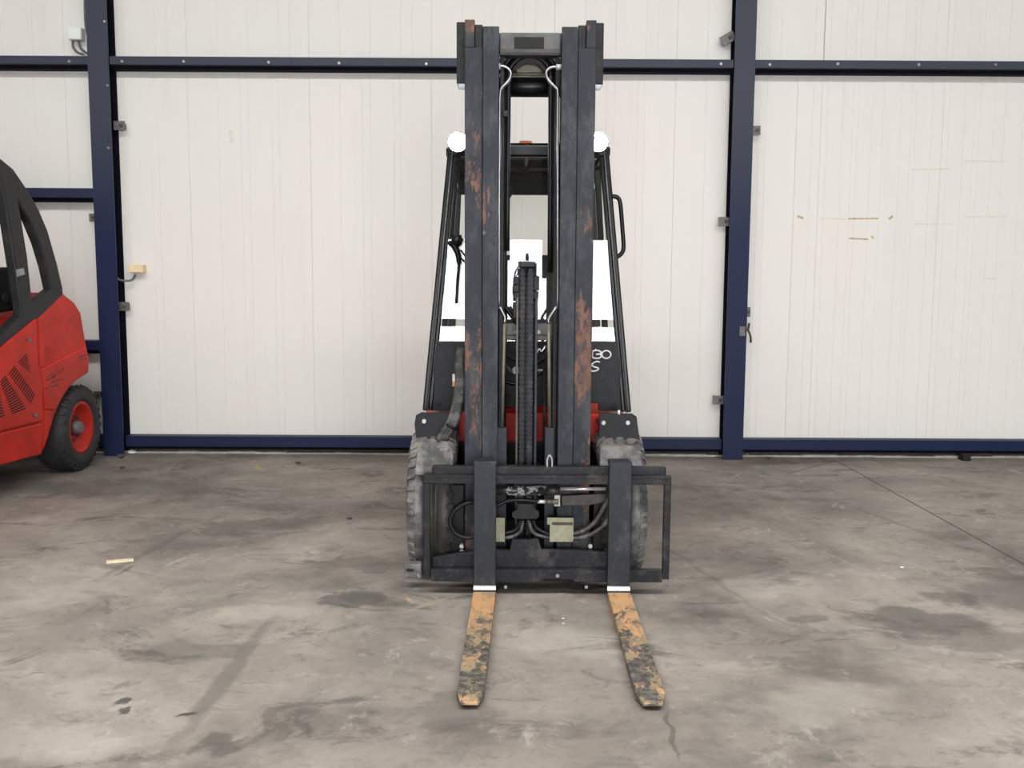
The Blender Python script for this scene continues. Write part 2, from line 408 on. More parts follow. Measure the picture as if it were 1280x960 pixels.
# back wall: sandwich panels, each with fine pressed ribs
wall = st('wall_back', box(new(), -9, 9, 8.03, 8.3, 0, 6.5), 'brown', 'off-white sandwich panel wall with blue steel frame')
def panelmesh(wd, z0, z1, ribs, name):
    bm = new(); gw, gd = .0030, .0030; ribs = sorted(ribs)
    xs = [(0, .003), (.0018, 0)]
    for r in ribs: xs += [(r - gw, 0), (r - gw * .3, gd), (r + gw * .3, gd), (r + gw, 0)]
    xs += [(wd - .0018, 0), (wd, .003)]
    lo = [bm.verts.new((x, y, z0)) for x, y in xs]; hi = [bm.verts.new((x, y, z1)) for x, y in xs]
    for i in range(len(xs) - 1): bm.faces.new((lo[i], lo[i + 1], hi[i + 1], hi[i]))
    b0 = [bm.verts.new((x, .055, z)) for x, z in ((0, z0), (wd, z0), (0, z1), (wd, z1))]
    bm.faces.new((b0[0], b0[2], b0[3], b0[1])); bm.faces.new((lo[0], hi[0], b0[2], b0[0])); bm.faces.new((lo[-1], b0[1], b0[3], hi[-1]))
    bm.faces.new(lo[::-1] + [b0[0], b0[1]]) ; bm.faces.new(hi + [b0[3], b0[2]])
    bmesh.ops.recalc_face_normals(bm, faces=bm.faces)
    me = bpy.data.meshes.new(name); bm.to_mesh(me); bm.free(); me.materials.append(M['wall']); return me
PW = .9475
mid_ribs = [.2365, .473, .7095, .34]
R_RIBS = [.045, .165, .245, .285, .395, .48, .62, .70, .735, .86]
ml = panelmesh(PW - .0006, .13, 3.045, mid_ribs[:3] + [.655, .41], 'panel_a'); mu = panelmesh(PW - .0006, 3.05, 6.5, mid_ribs[:3] + [.80], 'panel_b')
rl = panelmesh(PW - .0006, .13, 3.045, R_RIBS, 'panel_c'); ru = panelmesh(PW - .0006, 3.05, 6.5, R_RIBS, 'panel_d')
def panel(x, me, dz):
    o = bpy.data.objects.new('panel', me); COL.objects.link(o); o.parent = wall; o.location = (x, WY, 0); return o
XL = -2.533 - PW * 7
x = -2.533 + PW * 4 + PW  # first boundary right of the right column
for k in range(-7, 5):
    xx = -2.533 + k * PW
    if xx < -9: continue
    panel(xx, ml, 0); panel(xx + .004, mu, 0)
x0 = 2.395 - PW
filler = panelmesh(-(-2.533 + 5 * PW) + 2.395 - PW * 1 if False else (2.395 - (-2.533 + 5 * PW)) - .0006, .13, 3.045, [.12], 'panel_e')
filler2 = panelmesh((2.395 - (-2.533 + 5 * PW)) - .0006, 3.05, 6.5, [.12], 'panel_f')
panel(-2.533 + 5 * PW, filler, 0); panel(-2.533 + 5 * PW, filler2, 0)
for k in range(0, 7):
    panel(2.395 + k * PW, rl, 0); panel(2.395 + k * PW + .003, ru, 0)

# marks on the wall
def decal(name, px0, py0, px1, py1, wd, mat, label, Y=None):
    Y = WY if Y is None else Y
    a, b_ = U(px0, py0, Y - .001), U(px1, py1, Y - .001)
    bm = new(); beam(bm, a, b_, wd, .002)
    o = build(name, bm, mat, None); o['label'] = label; o['category'] = 'tape residue'; return o
decal('tape_residue', 1025, 273, 1058, 274, .010, 'tape_pale', 'faint dashed tan tape line, left half of the long upper mark on the right wall')
decal('tape_residue', 1060, 273.5, 1098, 273, .012, 'tape', 'darker tan tape line, right half of the long upper mark on the right wall')
decal('tape_residue', 997, 270, 1004, 273, .018, 'tape', 'small tan tape scrap at the left end of the long upper mark')
decal('tape_residue', 1111, 274, 1116, 270, .018, 'tape', 'small tan tape scrap at the right end of the long upper mark')
decal('tape_residue', 1061, 298, 1085, 299, .012, 'tape', 'short tan tape line below the long mark on the right wall')
decal('tape_residue', 1089, 295, 1092, 298, .015, 'tape', 'tiny tan scrap beside the short tape line')
decal('tape_residue', 1232, 348, 1246, 349, .014, 'tape_pale', 'faint yellow smear alone on the right wall panel')
decal('tape_residue', 1140, 212, 1188, 211, .012, 'tape_pale', 'pale horizontal smear high on the right wall')
decal('tape_residue', 1205, 201, 1258, 202, .012, 'tape_pale', 'highest pale horizontal smear on the right wall')
decal('tape_residue', 1143, 280, 1190, 280, .010, 'tape_pale', 'pale smear to the right of the long tan tape mark')
decal('tape_residue', 1205, 271, 1258, 271, .010, 'tape_pale', 'pale smear farthest right at tape mark height')
decal('tape_residue', 288, 163, 290, 179, .03, 'tape_pale', 'small grey patch high on the wall left of the mast')

# steel: columns (H section), rails, base channel
def hcol(name, xc, wd, label):
    b = new(); y0, y1 = 7.815, 7.965
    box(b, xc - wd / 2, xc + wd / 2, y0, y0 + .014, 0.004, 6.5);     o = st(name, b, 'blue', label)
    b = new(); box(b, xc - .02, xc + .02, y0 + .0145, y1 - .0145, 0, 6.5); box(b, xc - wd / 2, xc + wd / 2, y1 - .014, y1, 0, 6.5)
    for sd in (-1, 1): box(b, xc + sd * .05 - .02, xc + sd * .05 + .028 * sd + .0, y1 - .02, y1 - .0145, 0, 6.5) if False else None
    build('web', b, 'web', o); return o  # web and back flange coloured dark for the unlit recess
def colx(px, py): return U(px, py, 7.815).x
xl = colx(131.5, 300); xr = colx(924.3, 300)
XCL, XCR, CW = xl, xr, .158
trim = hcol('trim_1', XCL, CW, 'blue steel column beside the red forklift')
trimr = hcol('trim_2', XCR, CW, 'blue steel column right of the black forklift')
def rail(name, xa, xb, z0, z1, label, yf=7.83):
    b = new(); box(b, xa, xb, yf, 7.965, z0, z1)
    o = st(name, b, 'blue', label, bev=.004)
    b = new(); box(b, xa, xb, yf + .05, 7.9645, z0 - .028, z0 - .0005); build('shaded_rail_lip', b, 'web', o); return o  # lip below the rail, its shade put in as near-black colour
def zat(px, py, Y=7.83): return U(px, py, Y).z
zt, zb = zat(400, 71.5), zat(400, 82)
e = CW / 2 + .002
n = 3
for xa, xb, lab in ((-9, XCL - e, 'upper blue rail left of the left column'), (XCL + e, XCR - e, 'upper blue rail between the two columns'), (XCR + e, 9, 'upper blue rail right of the right column')):
    rail('trim_%d' % n, xa, xb, zb, zt, lab); n += 1
zt, zb = zat(560, 548), zat(560, 561)
for xa, xb, lab in ((-9, XCL - e, 'blue base channel left of the left column'), (XCL + e, XCR - e, 'blue base channel between the columns'), (XCR + e, 9, 'blue base channel right of the right column')):
    rail('trim_%d' % n, xa, xb, zb, zt, lab, 7.86); n += 1
rail('trim_%d' % n, -9, XCL - e, zat(80, 247), zat(80, 235), 'middle blue rail behind the red forklift cab'); n += 1
rail('trim_%d' % n, -9, XCL - e, zat(115, 438), zat(115, 426), 'low blue rail behind the red forklift'); n += 1
# rough plaster line where wall meets floor
pb = new()
xx = -9
while xx < 9:
    wd = random.uniform(.08, .3); box(pb, xx, xx + wd, WY - .02 - random.uniform(0, .012), WY + .05, 0.001, random.uniform(.012, .022)); xx += wd
st('trim_%d' % n, pb, 'sandstone', 'thin rough pale mortar line along the foot of the wall'); n += 1
st('baseboard_back', box(new(), -9, 9, WY + .012, WY + .058, 0.0, .128), 'brown', 'dark concrete plinth under the base channel')

# bolts on the upper rails
rail_o = bpy.data.objects['trim_4']
for px, py, tr in ((153, 77, 'trim_4'), (230, 77, 'trim_4'), (336, 78, 'trim_4'), (424, 79, 'trim_4'), (533, 80, 'trim_4'), (87, 77, 'trim_3'), (962, 81, 'trim_5'), (1047, 80, 'trim_5'), (1148, 81, 'trim_5'), (1244, 81, 'trim_5'), (901, 80, 'trim_4')):
    p = U(px, py, 7.83); b = new(); cyl(b, (p.x, 7.82, p.z), (p.x, 7.835, p.z), .011, 8)
    build('bolt', b, 'steel', bpy.data.objects[tr])
for px, py in ((131, 27), (135, 107), (136, 185)):
    p = U(px, py, 7.815); b = new(); cyl(b, (p.x, 7.805, p.z), (p.x, 7.818, p.z), .010, 8); build('bolt', b, 'steel', trim)

# galvanised clips holding the panels beside the columns
def clip(px, py, wpx, hpx, label, Y=7.90, tilt=0):
    p = U(px, py, Y); s = Y / F
    o = empty('wall_clip', p, label, 'clip', 'panel clips beside the columns')
    b = new(); box(b, -wpx * s / 2, wpx * s / 2, -.004, .004, -hpx * s / 2, hpx * s / 2)
    c = new(); cyl(c, (wpx * s * .15, -.016, 0), (wpx * s * .15, -.003, 0), .014, 8)
    for nm, bb, mt in (('plate', b, 'clip'), ('bolt', c, 'brown')):
        bb.transform(Matrix.Rotation(tilt, 4, 'Y')); bb.transform(Matrix.Translation(p)); build(nm, bb, mt, o, bev=.002 if nm == 'plate' else 0)
    # foot that reaches the wall
    f = new(); box(f, -wpx * s * .3, wpx * s * .3, .004, WY - Y, -hpx * s * .3, hpx * s * .3); f.transform(Matrix.Translation(p)); build('foot', f, 'clip', o)
clip(149, 157, 14, 11, 'grey clip highest on the right side of the left column')
clip(153, 383, 17, 11, 'grey clip right of the left column, under the cream box')
clip(116, 272, 9, 10, 'grey clip on the left side of the left column under the middle rail')
clip(121, 494, 9, 10, 'grey clip left of the left column near the red forklift wheel')
clip(910, 48, 18, 12, 'tilted grey clip above the upper rail left of the right column', tilt=R(-30))
clip(945, 163, 11, 11, 'grey clip on the right side of the right column below the upper rail')
clip(905, 277, 14, 11, 'grey clip halfway up the left side of the right column')
clip(898, 500, 14, 11, 'lowest grey clip on the left side of the right column')
clip(934, 390, 8, 12, 'small greenish clip right of the right column above the latch')
# latch with lever on right column
p = U(927, 414, 7.80)
la = empty('latch', p, 'grey latch plate with dark twisted lever on the right column', 'latch')
b = new(); q = U(924, 408, 7.81); q2 = U(931, 420, 7.81); box(b, q.x, q2.x, 7.795, 7.8145, q2.z, q.z); build('plate', b, 'clip', la, bev=.002)
b = new(); tube(b, [U(931, 411, 7.80), U(935, 413, 7.80), U(938, 420, 7.82), U(938.5, 428, 7.84)], .009, 8); tube(b, [U(935, 413, 7.80), U(936.5, 404, 7.80)], .010, 8)
build('lever', b, 'brown', la)
# white junction box + cables
def jbox(name, x0, y0, x1, y1, mat, label, cables):
    a, c = U(x0, y1, 7.90), U(x1, y0, 7.90)
    o = empty(name, Vector(((a.x + c.x) / 2, 7.93, a.z)), label, 'junction box')
    b = new(); box(b, a.x, c.x, 7.89, WY - .001, a.z, c.z); build('housing', b, mat, o, bev=.006)
    b = new(); box(b, a.x + .004, c.x - .004, 7.882, 7.889, a.z + .004, c.z - .004); build('lid', b, mat, o, bev=.004)
    for cc in cables:
        b = new(); tube(b, [U(*q) for q in cc], .0085, 8); build('cable', b, 'cable', o)
jbox('junction_box', 86, 34, 102, 50, 'boxwhite', 'white square junction box high on the wall by the left column', [[(91, 50, 7.93), (91, 58, 7.93), (96, 65, 7.9), (104, 68, 7.88)], [(98, 50, 7.93), (100, 59, 7.93), (106, 65, 7.9), (112, 67, 7.88)]])
jbox('junction_box', 162, 331, 179, 341, 'boxcream', 'cream oblong junction box on the wall right of the left column', [[(169, 343, 7.92), (166, 349, 7.92), (160, 351, 7.90), (150, 350, 7.87), (144, 345, 7.85)]])
b = new(); tube(b, [U(106, -20, 7.93), U(106, 10, 7.93), U(107, 32, 7.93), U(110, 45, 7.93), U(113, 66, 7.9)], .009, 8)
o = build('conduit_cable', b, 'cable'); o['label'] = 'dark cable running down the left edge of the left column'; o['category'] = 'cable'

# rubber block and debris on the floor
b = new(); p = G(1205, 575); box(b, p.x - .032, p.x + .032, p.y - .05, p.y + .03, 0.002, .055); box(b, p.x - .02, p.x + .02, p.y - .055, p.y - .05, .01, .035)
o = build('rubber_block', b, 'black_rubber', None, bev=.006); o['label'] = 'small black rubber block under the right base channel'; o['category'] = 'block'
def chunk(px, py, s, mat, name, label, fl_=.5, grp=None):
    p = G(px, py); b = new(); bmesh.ops.create_icosphere(b, subdivisions=1, radius=s)
    for v in b.verts: v.co = Vector((v.co.x * random.uniform(.9, 1.6), v.co.y * random.uniform(.6, 1), v.co.z * fl_ * random.uniform(.7, 1.1)))
    mn = min(v.co.z for v in b.verts)
    for v in b.verts: v.co += Vector((p.x, p.y, -mn + .0005))
    o = build(name, b, mat); o['label'] = label; o['category'] = 'debris'
    if grp: o['group'] = grp
chunk(165, 567, .035, 'boxwhite', 'paper_scrap', 'crumpled white scrap on the floor at the foot of the left column')
chunk(158, 564, .022, 'sandstone', 'mortar_crumb', 'pale mortar crumb between white scrap and left column')
chunk(934, 569, .05, 'wood', 'cardboard_scrap', 'tan scrap on the floor right of the right column foot', .4)
chunk(891, 571, .014, 'boxwhite', 'paper_scrap', 'tiny white scrap left of the right column foot')
chunk(929, 567, .013, 'boxwhite', 'paper_scrap', 'tiny white scrap touching the right column foot')
chunk(960, 574, .02, 'brown', 'dirt_crumb', 'dark dirt crumb on the floor right of the tan scrap')
chunk(153, 586, .02, 'brown', 'dirt_crumb', 'dark crumb on the floor before the left column')
chunk(373, 580, .02, 'brown', 'dirt_crumb', 'dark crumb on the floor near the wall left of the black forklift')
chunk(437, 649, .014, 'brown', 'dirt_crumb', 'dark crumb on the floor left of the black forklift wheel')
chunk(1127, 710, .009, 'boxwhite', 'paper_scrap', 'tiny white speck on the open floor right of the forklift')
chunk(704, 774, .006, 'boxwhite', 'paper_scrap', 'tiny white speck farther from camera between the forks')
chunk(704, 780, .005, 'boxwhite', 'paper_scrap', 'tiny white speck nearer the camera between the forks')
b = new(); a, c = G(133, 704), G(167, 701); beam(b, (a.x, a.y, .006), (c.x, c.y, .006), .028, .010, (0, 0, 1))
o = build('wood_splinter', b, 'wood'); o['label'] = 'pale flat wood splinter lying on the open floor at left'; o['category'] = 'wood scrap'
# mortar lumps at column feet
chunk(152, 575 - 2, .03, 'brown', 'mortar_crumb', 'brown mortar lump against the right edge of the left column foot', .7)

# ================================================================ BLACK FORKLIFT
XC = .074
T = empty('forklift', (XC, 5.4, 0), 'black forklift facing the camera, tall rusty mast, worn orange forks on the floor', 'forklift')
def part(name, b, mat, par=None, bev=0, label=None):
    o = build(name, b, mat, par or T, bev=bev)
    if label: o['label'] = label
    return o
# ---- mast rails
def Hz(py, Y): return U(660, py, Y).z
for s in (-1, 1):
    # inner rail
    b = new(); xa, xb = XC + s * .140, XC + s * .2125; x0, x1 = min(xa, xb), max(xa, xb)
    zt = Hz(33, 4.60)
    box(b, x0, x1, 4.60, 4.622, .10, zt); box(b, x0, x1, 4.72, 4.742, .10, zt); xm = XC + s * .2; box(b, xm - .008, xm + .008, 4.622, 4.72, .10, zt)
    r = part('inner_rail', b, 'mast_inner', bev=.003)
    # outer rail with taller outside strip
    b = new(); xa, xb = XC + s * .2135, XC + s * .294; x0, x1 = min(xa, xb), max(xa, xb)
    z2 = Hz(60, 4.62); z3 = Hz(25, 4.62)
    box(b, x0, x1, 4.615, 4.637, .08, z2); box(b, x0, x1, 4.78, 4.80, .08, z2)
    xs = sorted((XC + s * .282, XC + s * .294)); box(b, xs[0], xs[1], 4.637, 4.78, .08, z2)
    xs = sorted((XC + s * .250, XC + s * .294)); box(b, xs[0], xs[1], 4.615, 4.665, z2, z3)
    r = part('middle_rail', b, 'mast_rusty' if s > 0 else 'mast_rusty', bev=.003)
    b = new(); xs = sorted((XC + s * .2145, XC + s * .249)); box(b, xs[0], xs[1], 4.63, 4.68, z2, Hz(31, 4.63)); part('roller_bracket', b, 'frame', r, .003)
    # outer-mast top bracket (shorter, further back)
    b = new(); xs = sorted((XC + s * .285, XC + s * .335)); box(b, xs[0], xs[1], 4.70, 4.86, Hz(110, 4.80), Hz(33, 4.78)); box(b, xs[0], xs[1], 4.805, 4.86, .1, Hz(110, 4.80)) if False else None
    part('mast_head_bracket', b, 'frame', bev=.005)
    b = new(); xs = sorted((XC + s * .19, XC + s * .284)); box(b, xs[0], xs[1], 4.81, 4.93, .08, Hz(95, 4.82)); part('outer_rail', b, 'mast', bev=.003)
    # inner dark channel beside the hoses
    b = new(); xs = sorted((XC + s * .118, XC + s * .137)); box(b, xs[0], xs[1], 4.70, 4.79, .12, Hz(70, 4.72)); part('inner_channel', b, 'frame', bev=.002)
    # head light
    lp = U(572 if s < 0 else 748, 177, 5.10)
    h = new(); cyl(h, lp + Vector((0, .01, 0)), lp + Vector((0, .07, 0)), lambda t: .052 - .02 * t, 24); beam(h, lp + Vector((0, .05, -.02)), lp + Vector((0, .07, -.075)), .02, .02)
    hl = part('headlight', h, 'black')
    b = new(); cyl(b, lp + Vector((0, -.012, 0)), lp + Vector((0, .0095, 0)), lambda t: .040 + .008 * t, 24); build('lens', b, 'lamp', hl)
# faint scratches of bare rust on the left inner rail
# ---- top cross beam
b = new(); xa, xb = XC - .139, XC + .139
box(b, xa, xb, 4.66, 4.74, Hz(69, 4.66), Hz(40.5, 4.66)); cb_ = part('top_crossbeam', b, plain('worn_crossbeam', (.085, .082, .085), .5, .1, .3, 14), bev=.006)
b = new(); a, c = U(643, 61, 4.65), U(680, 46, 4.65); box(b, a.x, c.x, 4.652, 4.6595, a.z, c.z); part('rubber_pad', b, 'black_rubber', cb_, .003)
b = new(); box(b, xa + .003, xb - .003, 4.653, 4.6595, Hz(66, 4.655), Hz(61, 4.655)); part('lower_lip', b, 'grease', cb_)
# rear cross tube + shaft
b = new(); z = Hz(108, 4.85); cyl(b, (XC - .28, 4.865, z), (XC + .28, 4.865, z), .047, 28); part('cross_tube', b, 'black')
b = new(); z = Hz(93, 4.80); cyl(b, (XC - .135, 4.80, z), (XC + .135, 4.80, z), .009, 12); box(b, XC - .135, XC + .135, 4.81, 4.83, z + .008, z + .05); part('pulley_shaft', b, 'rod')
# hose pulley + arching hoses
for k, (r, dy) in enumerate(((.126, 0), (.110, .035), (.096, -.02))):
    cx, cz = U(662, 96, 4.76).x, U(662, 96, 4.76).z
    pts = [Vector((cx - r - .004, 4.76 + dy, cz - 2.0 + .25 * k + (.7 if k == 2 else 0)))] + [Vector((cx - r - .002, 4.76 + dy, cz - .25))]
    pts += [Vector((cx + r * math.cos(a), 4.76 + dy, cz + r * math.sin(a) * .92)) for a in [PI * (1 - j / 8) for j in range(9)]]
    pts += [Vector((cx + r + .002, 4.76 + dy, cz - .10)), Vector((cx + r + .006, 4.78 + dy, cz - .9))]
    b = new(); tube(b, pts, .0115, 10, True, 4); part('hose', b, 'rubber')
cx, cz = U(662, 96, 4.76).x, U(662, 96, 4.76).z
b = new()
loft(b, [[Vector((cx + r * math.cos(2 * PI * k / 32), y, cz + r * math.sin(2 * PI * k / 32))) for k in range(32)] for y, r in ((4.745, .086), (4.755, .072), (4.775, .072), (4.785, .086))], True) if False else None
b.free()
b = new()
for k in range(16):
    a0, a1 = PI * (.12 + .76 * k / 16), PI * (.12 + .76 * (k + 1) / 16)
    q = [Vector((cx + r * math.cos(a), y, cz + r * math.sin(a) * .92)) for r, a, y in ((.068, a0, 4.74), (.082, a0, 4.74), (.082, a1, 4.74), (.068, a1, 4.74))]
    prism(b, q, (0, .05, 0))
part('pulley', b, 'black')
# bright bent tubes
for s, pts in ((-1, [(622, 83), (630, 83), (637, 88), (638.5, 95), (634, 103), (627, 110), (625, 118), (624.5, 150), (624, 250), (624, 375), (625, 384), (631, 396), (630, 404)]),
               (1, [(698, 84), (690, 84), (684, 88), (683, 95), (688, 103), (695, 110), (697, 116), (697, 150), (697, 250), (697, 375), (695, 384), (686, 398), (686, 404)])):
    b = new(); tube(b, [U(x, y, 4.63 + (.0 if y < 360 else .03)) for x, y in pts], .0068, 10, True, 4); t = part('steel_pipe', b, 'steel' if s else 'steel')
    b = new(); p = U(*pts[0], 4.63); cyl(b, p - Vector((0.010, 0, 0)), p + Vector((.014, 0, 0)), .014, 10); part('fitting', b, 'zinc', t)
b = new(); p = U(632, 142, 4.64); box(b, p.x - .012, p.x + .012, 4.64, 4.67, p.z - .014, p.z + .014); part('hose_clamp', b, 'frame', None, .003)
# yellowed rods
for px0, px1 in ((630.5, 627.5), (686, 687)):
    b = new(); cyl(b, U(px0, 400, 4.665), U(px1, 534, 4.665), .0085, 12); part('guide_rod', b, 'rod')
    b = new(); a, c = U(px1 - 6, 534, 4.68), U(px1 + 6, 534, 4.68); box(b, a.x, c.x, 4.655, 4.70, .15, a.z); part('rod_foot', b, 'mast', None, .003)
# cross plate behind the cylinder
b = new(); a, c = U(617, 425, 4.80), U(703, 404, 4.80); box(b, a.x, c.x, 4.798, 4.83, a.z, c.z)
cp = part('cross_plate', b, 'grease', None, .003)
for px, py in ((646, 415), (673, 415)):
    b = new(); p = U(px, py, 4.79); cyl(b, p, p + Vector((0, .01, 0)), .010, 8); part('bolt', b, 'zinc', cp)
b = new(); a, c = U(634, 419, 4.79), U(690, 419, 4.79); cyl(b, a, c, .003, 6); part('split_pin', b, 'rod', cp)
# ---- centre lift cylinder with two chains
zt = Hz(329, 4.68)
b = new(); cyl(b, (XC - .002, 4.735, .15), (XC - .002, 4.735, zt), .040, 28); lc = part('lift_cylinder', b, 'mast')
b = new(); a, c = U(648, 334, 4.66), U(669, 327, 4.66); box(b, a.x, c.x, 4.655, 4.775, a.z, c.z); part('cylinder_head', b, 'frame', lc, .004)
b = new(); p = U(659, 326, 4.70); cyl(b, p, p + Vector((0, 0, .035)), .007, 10); part('stud', b, 'rubber', lc)
for px0, px1 in ((649.5, 655.5), (659, 666)):
    x0, x1 = U(px0, 450, 4.66).x, U(px1, 450, 4.66).x
    b = new(); box(b, x0, x1, 4.672, 4.690, .16, zt - .02)
    ch = part('lift_chain', b, 'frame', None, .004)
    z = .17; b = new()
    while z < zt - .05:
        box(b, x0 - .001, x1 + .001, 4.6695, 4.6725, z, z + .012); z += .022
    o = build('chain_link', b, 'frame', ch); o['kind'] = 'stuff'
for px in (646, 669.5):
    x0 = U(px, 500, 4.68).x; b = new(); box(b, x0 - .006, x0 + .006, 4.675, 4.735, .15, Hz(372, 4.68)); part('cylinder_side_plate', b, 'grease' if px < 650 else 'mast', lc, .002)
for a0, a1 in (((641.5, 346), (649, 355)), ((640.5, 357), (649, 365)), ((641.5, 366), (650, 374)), ((667, 345), (674, 363)), ((667, 364), (673, 374)), ((641, 378), (650, 398)), ((667, 377), (672, 398))):
    a, c = U(a0[0], a1[1], 4.69), U(a1[0], a0[1], 4.69); b = new(); box(b, a.x, c.x, 4.69, 4.745, a.z, c.z); part('chain_anchor', b, 'frame', lc, .004)
b = new(); tube(b, [U(649, 333, 4.68), U(645, 338, 4.68), U(643, 347, 4.68)], .003, 6); part('wire', b, 'rubber', lc)
# dark hoses looping behind the mast
for pts in ([(622, 440), (630, 455), (641, 466), (650, 470)], [(622, 425), (632, 442), (648, 452)], [(624, 463), (632, 476), (646, 480), (655, 476)], [(668, 455), (680, 447), (692, 432)], [(668, 470), (682, 460), (695, 440)], [(632, 384), (640, 395), (646, 404)], [(636, 384), (643, 393), (650, 404)]):
    b = new(); tube(b, [U(x, y, 4.90 if y > 420 else 4.76) for x, y in pts], .011, 8); part('hose', b, 'hose_grey' if pts[0][1] == 440 else 'rubber')
b = new(); p = U(645, 463, 4.86); cyl(b, p, p + Vector((0, .03, 0)), .018, 12); part('hose_coupling', b, 'zinc')
b = new(); cyl(b, U(670, 463, 4.86), U(681, 463, 4.86), .006, 8); part('tie_rod', b, 'zinc')
b = new(); cyl(b, U(680, 455, 4.84), U(680, 585, 4.84), .006, 8); part('thin_rod', b, 'frame')
b = new(); tube(b, [U(671, 441, 4.86), U(674, 436, 4.86), U(677, 439, 4.86), U(682, 432, 4.86)], .0045, 8); part('silver_tie', b, 'chrome')
# mast bottom plate
b = new(); box(b, XC - .29, XC + .29, 4.80, 4.86, .07, .20); part('mast_foot_beam', b, 'frame', None, .006)

# ---- carriage
ca = part('carriage', box(new(), U(540, 590, 4.52).x, U(832, 590, 4.52).x, 4.50, 4.545, Hz(597, 4.50), Hz(583.5, 4.50)), 'frame', None, .006)
ZB, ZT = Hz(726, 4.47), Hz(594, 4.47)
xL0, xL1 = U(529.5, 650, 4.47).x, U(537.5, 650, 4.47).x; xR0, xR1 = U(829.5, 650, 4.47).x, U(838, 650, 4.47).x
def sub(name, b, mat, bev=.003, label=None):
    o = build(name, b, mat, ca, bev=bev)
    if label: o['label'] = label
sub('upper_bar', box(new(), xL0, xR1, 4.465, 4.498, Hz(605, 4.47), ZT), 'frame')
b = new()
xx = U(545, 594, 4.46).x
while xx < U(825, 594, 4.46).x:
    box(b, xx, xx + .075, 4.461, 4.466, ZT - .012, ZT - .002); xx += .11
sub('bar_notches', b, 'frame', .001)
sub('side_post', box(new(), xL0, xL1, 4.466, 4.497, ZB + .01, Hz(605, 4.47)), 'frame')
sub('side_post', box(new(), xR0, xR1, 4.466, 4.497, ZB + .01, Hz(605, 4.47)), 'frame')
b = new(); z0 = Hz(727, 4.47); z1 = Hz(712, 4.47)
pts = [(xL1 + .001, z0), (U(678, 727, 4.47).x, z0), (U(680, 727, 4.47).x, z0 + .012), (U(716, 727, 4.47).x, z0 + .012), (U(718, 727, 4.47).x, z0), (xR0 - .001, z0), (xR0 - .001, z1), (xL1 + .001, z1)]
prism(b, [(x_, 4.465, z_) for x_, z_ in pts], (0, .04, 0)); sub('lower_bar', b, 'frame')
b = new(); top = [(541, 697), (575, 691), (620, 688), (637, 688), (640, 675), (673, 675), (677, 688), (720, 688), (757, 691), (790, 698)]
prism(b, [U(x_, y_, 4.52) for x_, y_ in top] + [U(790, 713, 4.52), U(541, 713, 4.52)], (0, .03, 0)); sub('curved_plate', b, 'frame')
b = new(); p = U(697, 720, 4.46); cyl(b, p, p + Vector((0, .01, 0)), .008, 12); sub('bolt', b, 'steel', 0)
for px, py in ((577, 683), (738, 683), (577, 690)):
    b = new(); p = U(px, py, 4.56); cyl(b, p, p + Vector((0, .02, 0)), .010, 12); sub('bolt', b, 'zinc', 0)
# inner uprights of carriage, with roller plates
for px0, px1 in ((563, 580), (741, 757)):
    a, c = U(px0, 695, 4.58), U(px1, 606, 4.58); b = new(); box(b, a.x, c.x, 4.58, 4.60, a.z, c.z); sub('roller_plate', b, 'black')
sub('lower_beam', box(new(), XC - .27, XC + .33, 4.53, 4.59, .05, .13), 'black')
for px in (632, 733):
    b = new(); p = U(px, 734, 4.52); cyl(b, p, p + Vector((0, .02, 0)), .008, 12); sub('bolt', b, 'zinc', 0)
b = new(); tube(b, [U(684, 584, 4.50), U(684, 575, 4.50), U(687, 569, 4.50), U(690, 575, 4.50), U(690, 584, 4.50)], .0035, 8); sub('wire_loop', b, 'zinc', 0)
# left splayed guard plate (part of step), tail of left wheel
b = new(); a, c = U(506, 722, 4.56), U(527, 704, 4.56); box(b, a.x, c.x, 4.545, 4.60, a.z, c.z); gf = part('guard_foot', b, 'tyre', None, .006)
b = new(); a, c = U(508, 714, 4.544), U(517, 711, 4.544); box(b, a.x, c.x, 4.541, 4.546, a.z, c.z); build('slot', b, 'black_rubber', gf)
# side shift cylinder
b = new(); cyl(b, U(596, 613, 4.53), U(684, 613, 4.53), .0235, 24); ss = part('side_shift_cylinder', b, worn('crusted_cylinder', (.02, .02, .02), (.40, .41, .42), .54, .58, 26, (1, 1, 1), .35))
b = new(); cyl(b, U(682, 613, 4.53), U(700, 613, 4.53), .0225, 24); build('gland', b, 'grease', ss)
b = new(); cyl(b, U(699, 611, 4.53), U(757, 611, 4.53), .0085, 16); build('piston_rod', b, 'chrome', ss)
b = new(); prism(b, [U(x_, y_, 4.555) for x_, y_ in ((702, 620), (760, 617), (760, 627), (735, 632), (702, 632))], (0, .02, 0)); part('valve_plate', b, 'grease', None, .002)
b = new(); tube(b, [U(x_, y_, z_) for x_, y_, z_ in ((674, 627, 4.53), (655, 625, 4.53), (635, 626, 4.53), (618, 633, 4.53), (604, 632, 4.545), (588, 628, 4.53), (574, 634, 4.53), (564, 645, 4.53), (564, 658, 4.53), (573, 669, 4.53), (588, 672, 4.53), (604, 665, 4.545), (620, 660, 4.56))], .0095, 10); hs = part('hose', b, 'rubber')
b = new(); cyl(b, U(672, 627, 4.53), U(682, 627, 4.53), .0095, 12); build('fitting', b, 'chrome', hs)
b = new(); cyl(b, U(683, 627, 4.53), U(690, 627, 4.53), .011, 6); cyl(b, U(690, 627, 4.53), U(698, 627, 4.53), .013, 8); build('fitting', b, 'rod', hs)
b = new(); box(b, U(693, 620, 4.54).x, U(700, 620, 4.54).x, 4.53, 4.56, Hz(632, 4.54), Hz(617, 4.54)); build('elbow', b, 'zinc', hs)
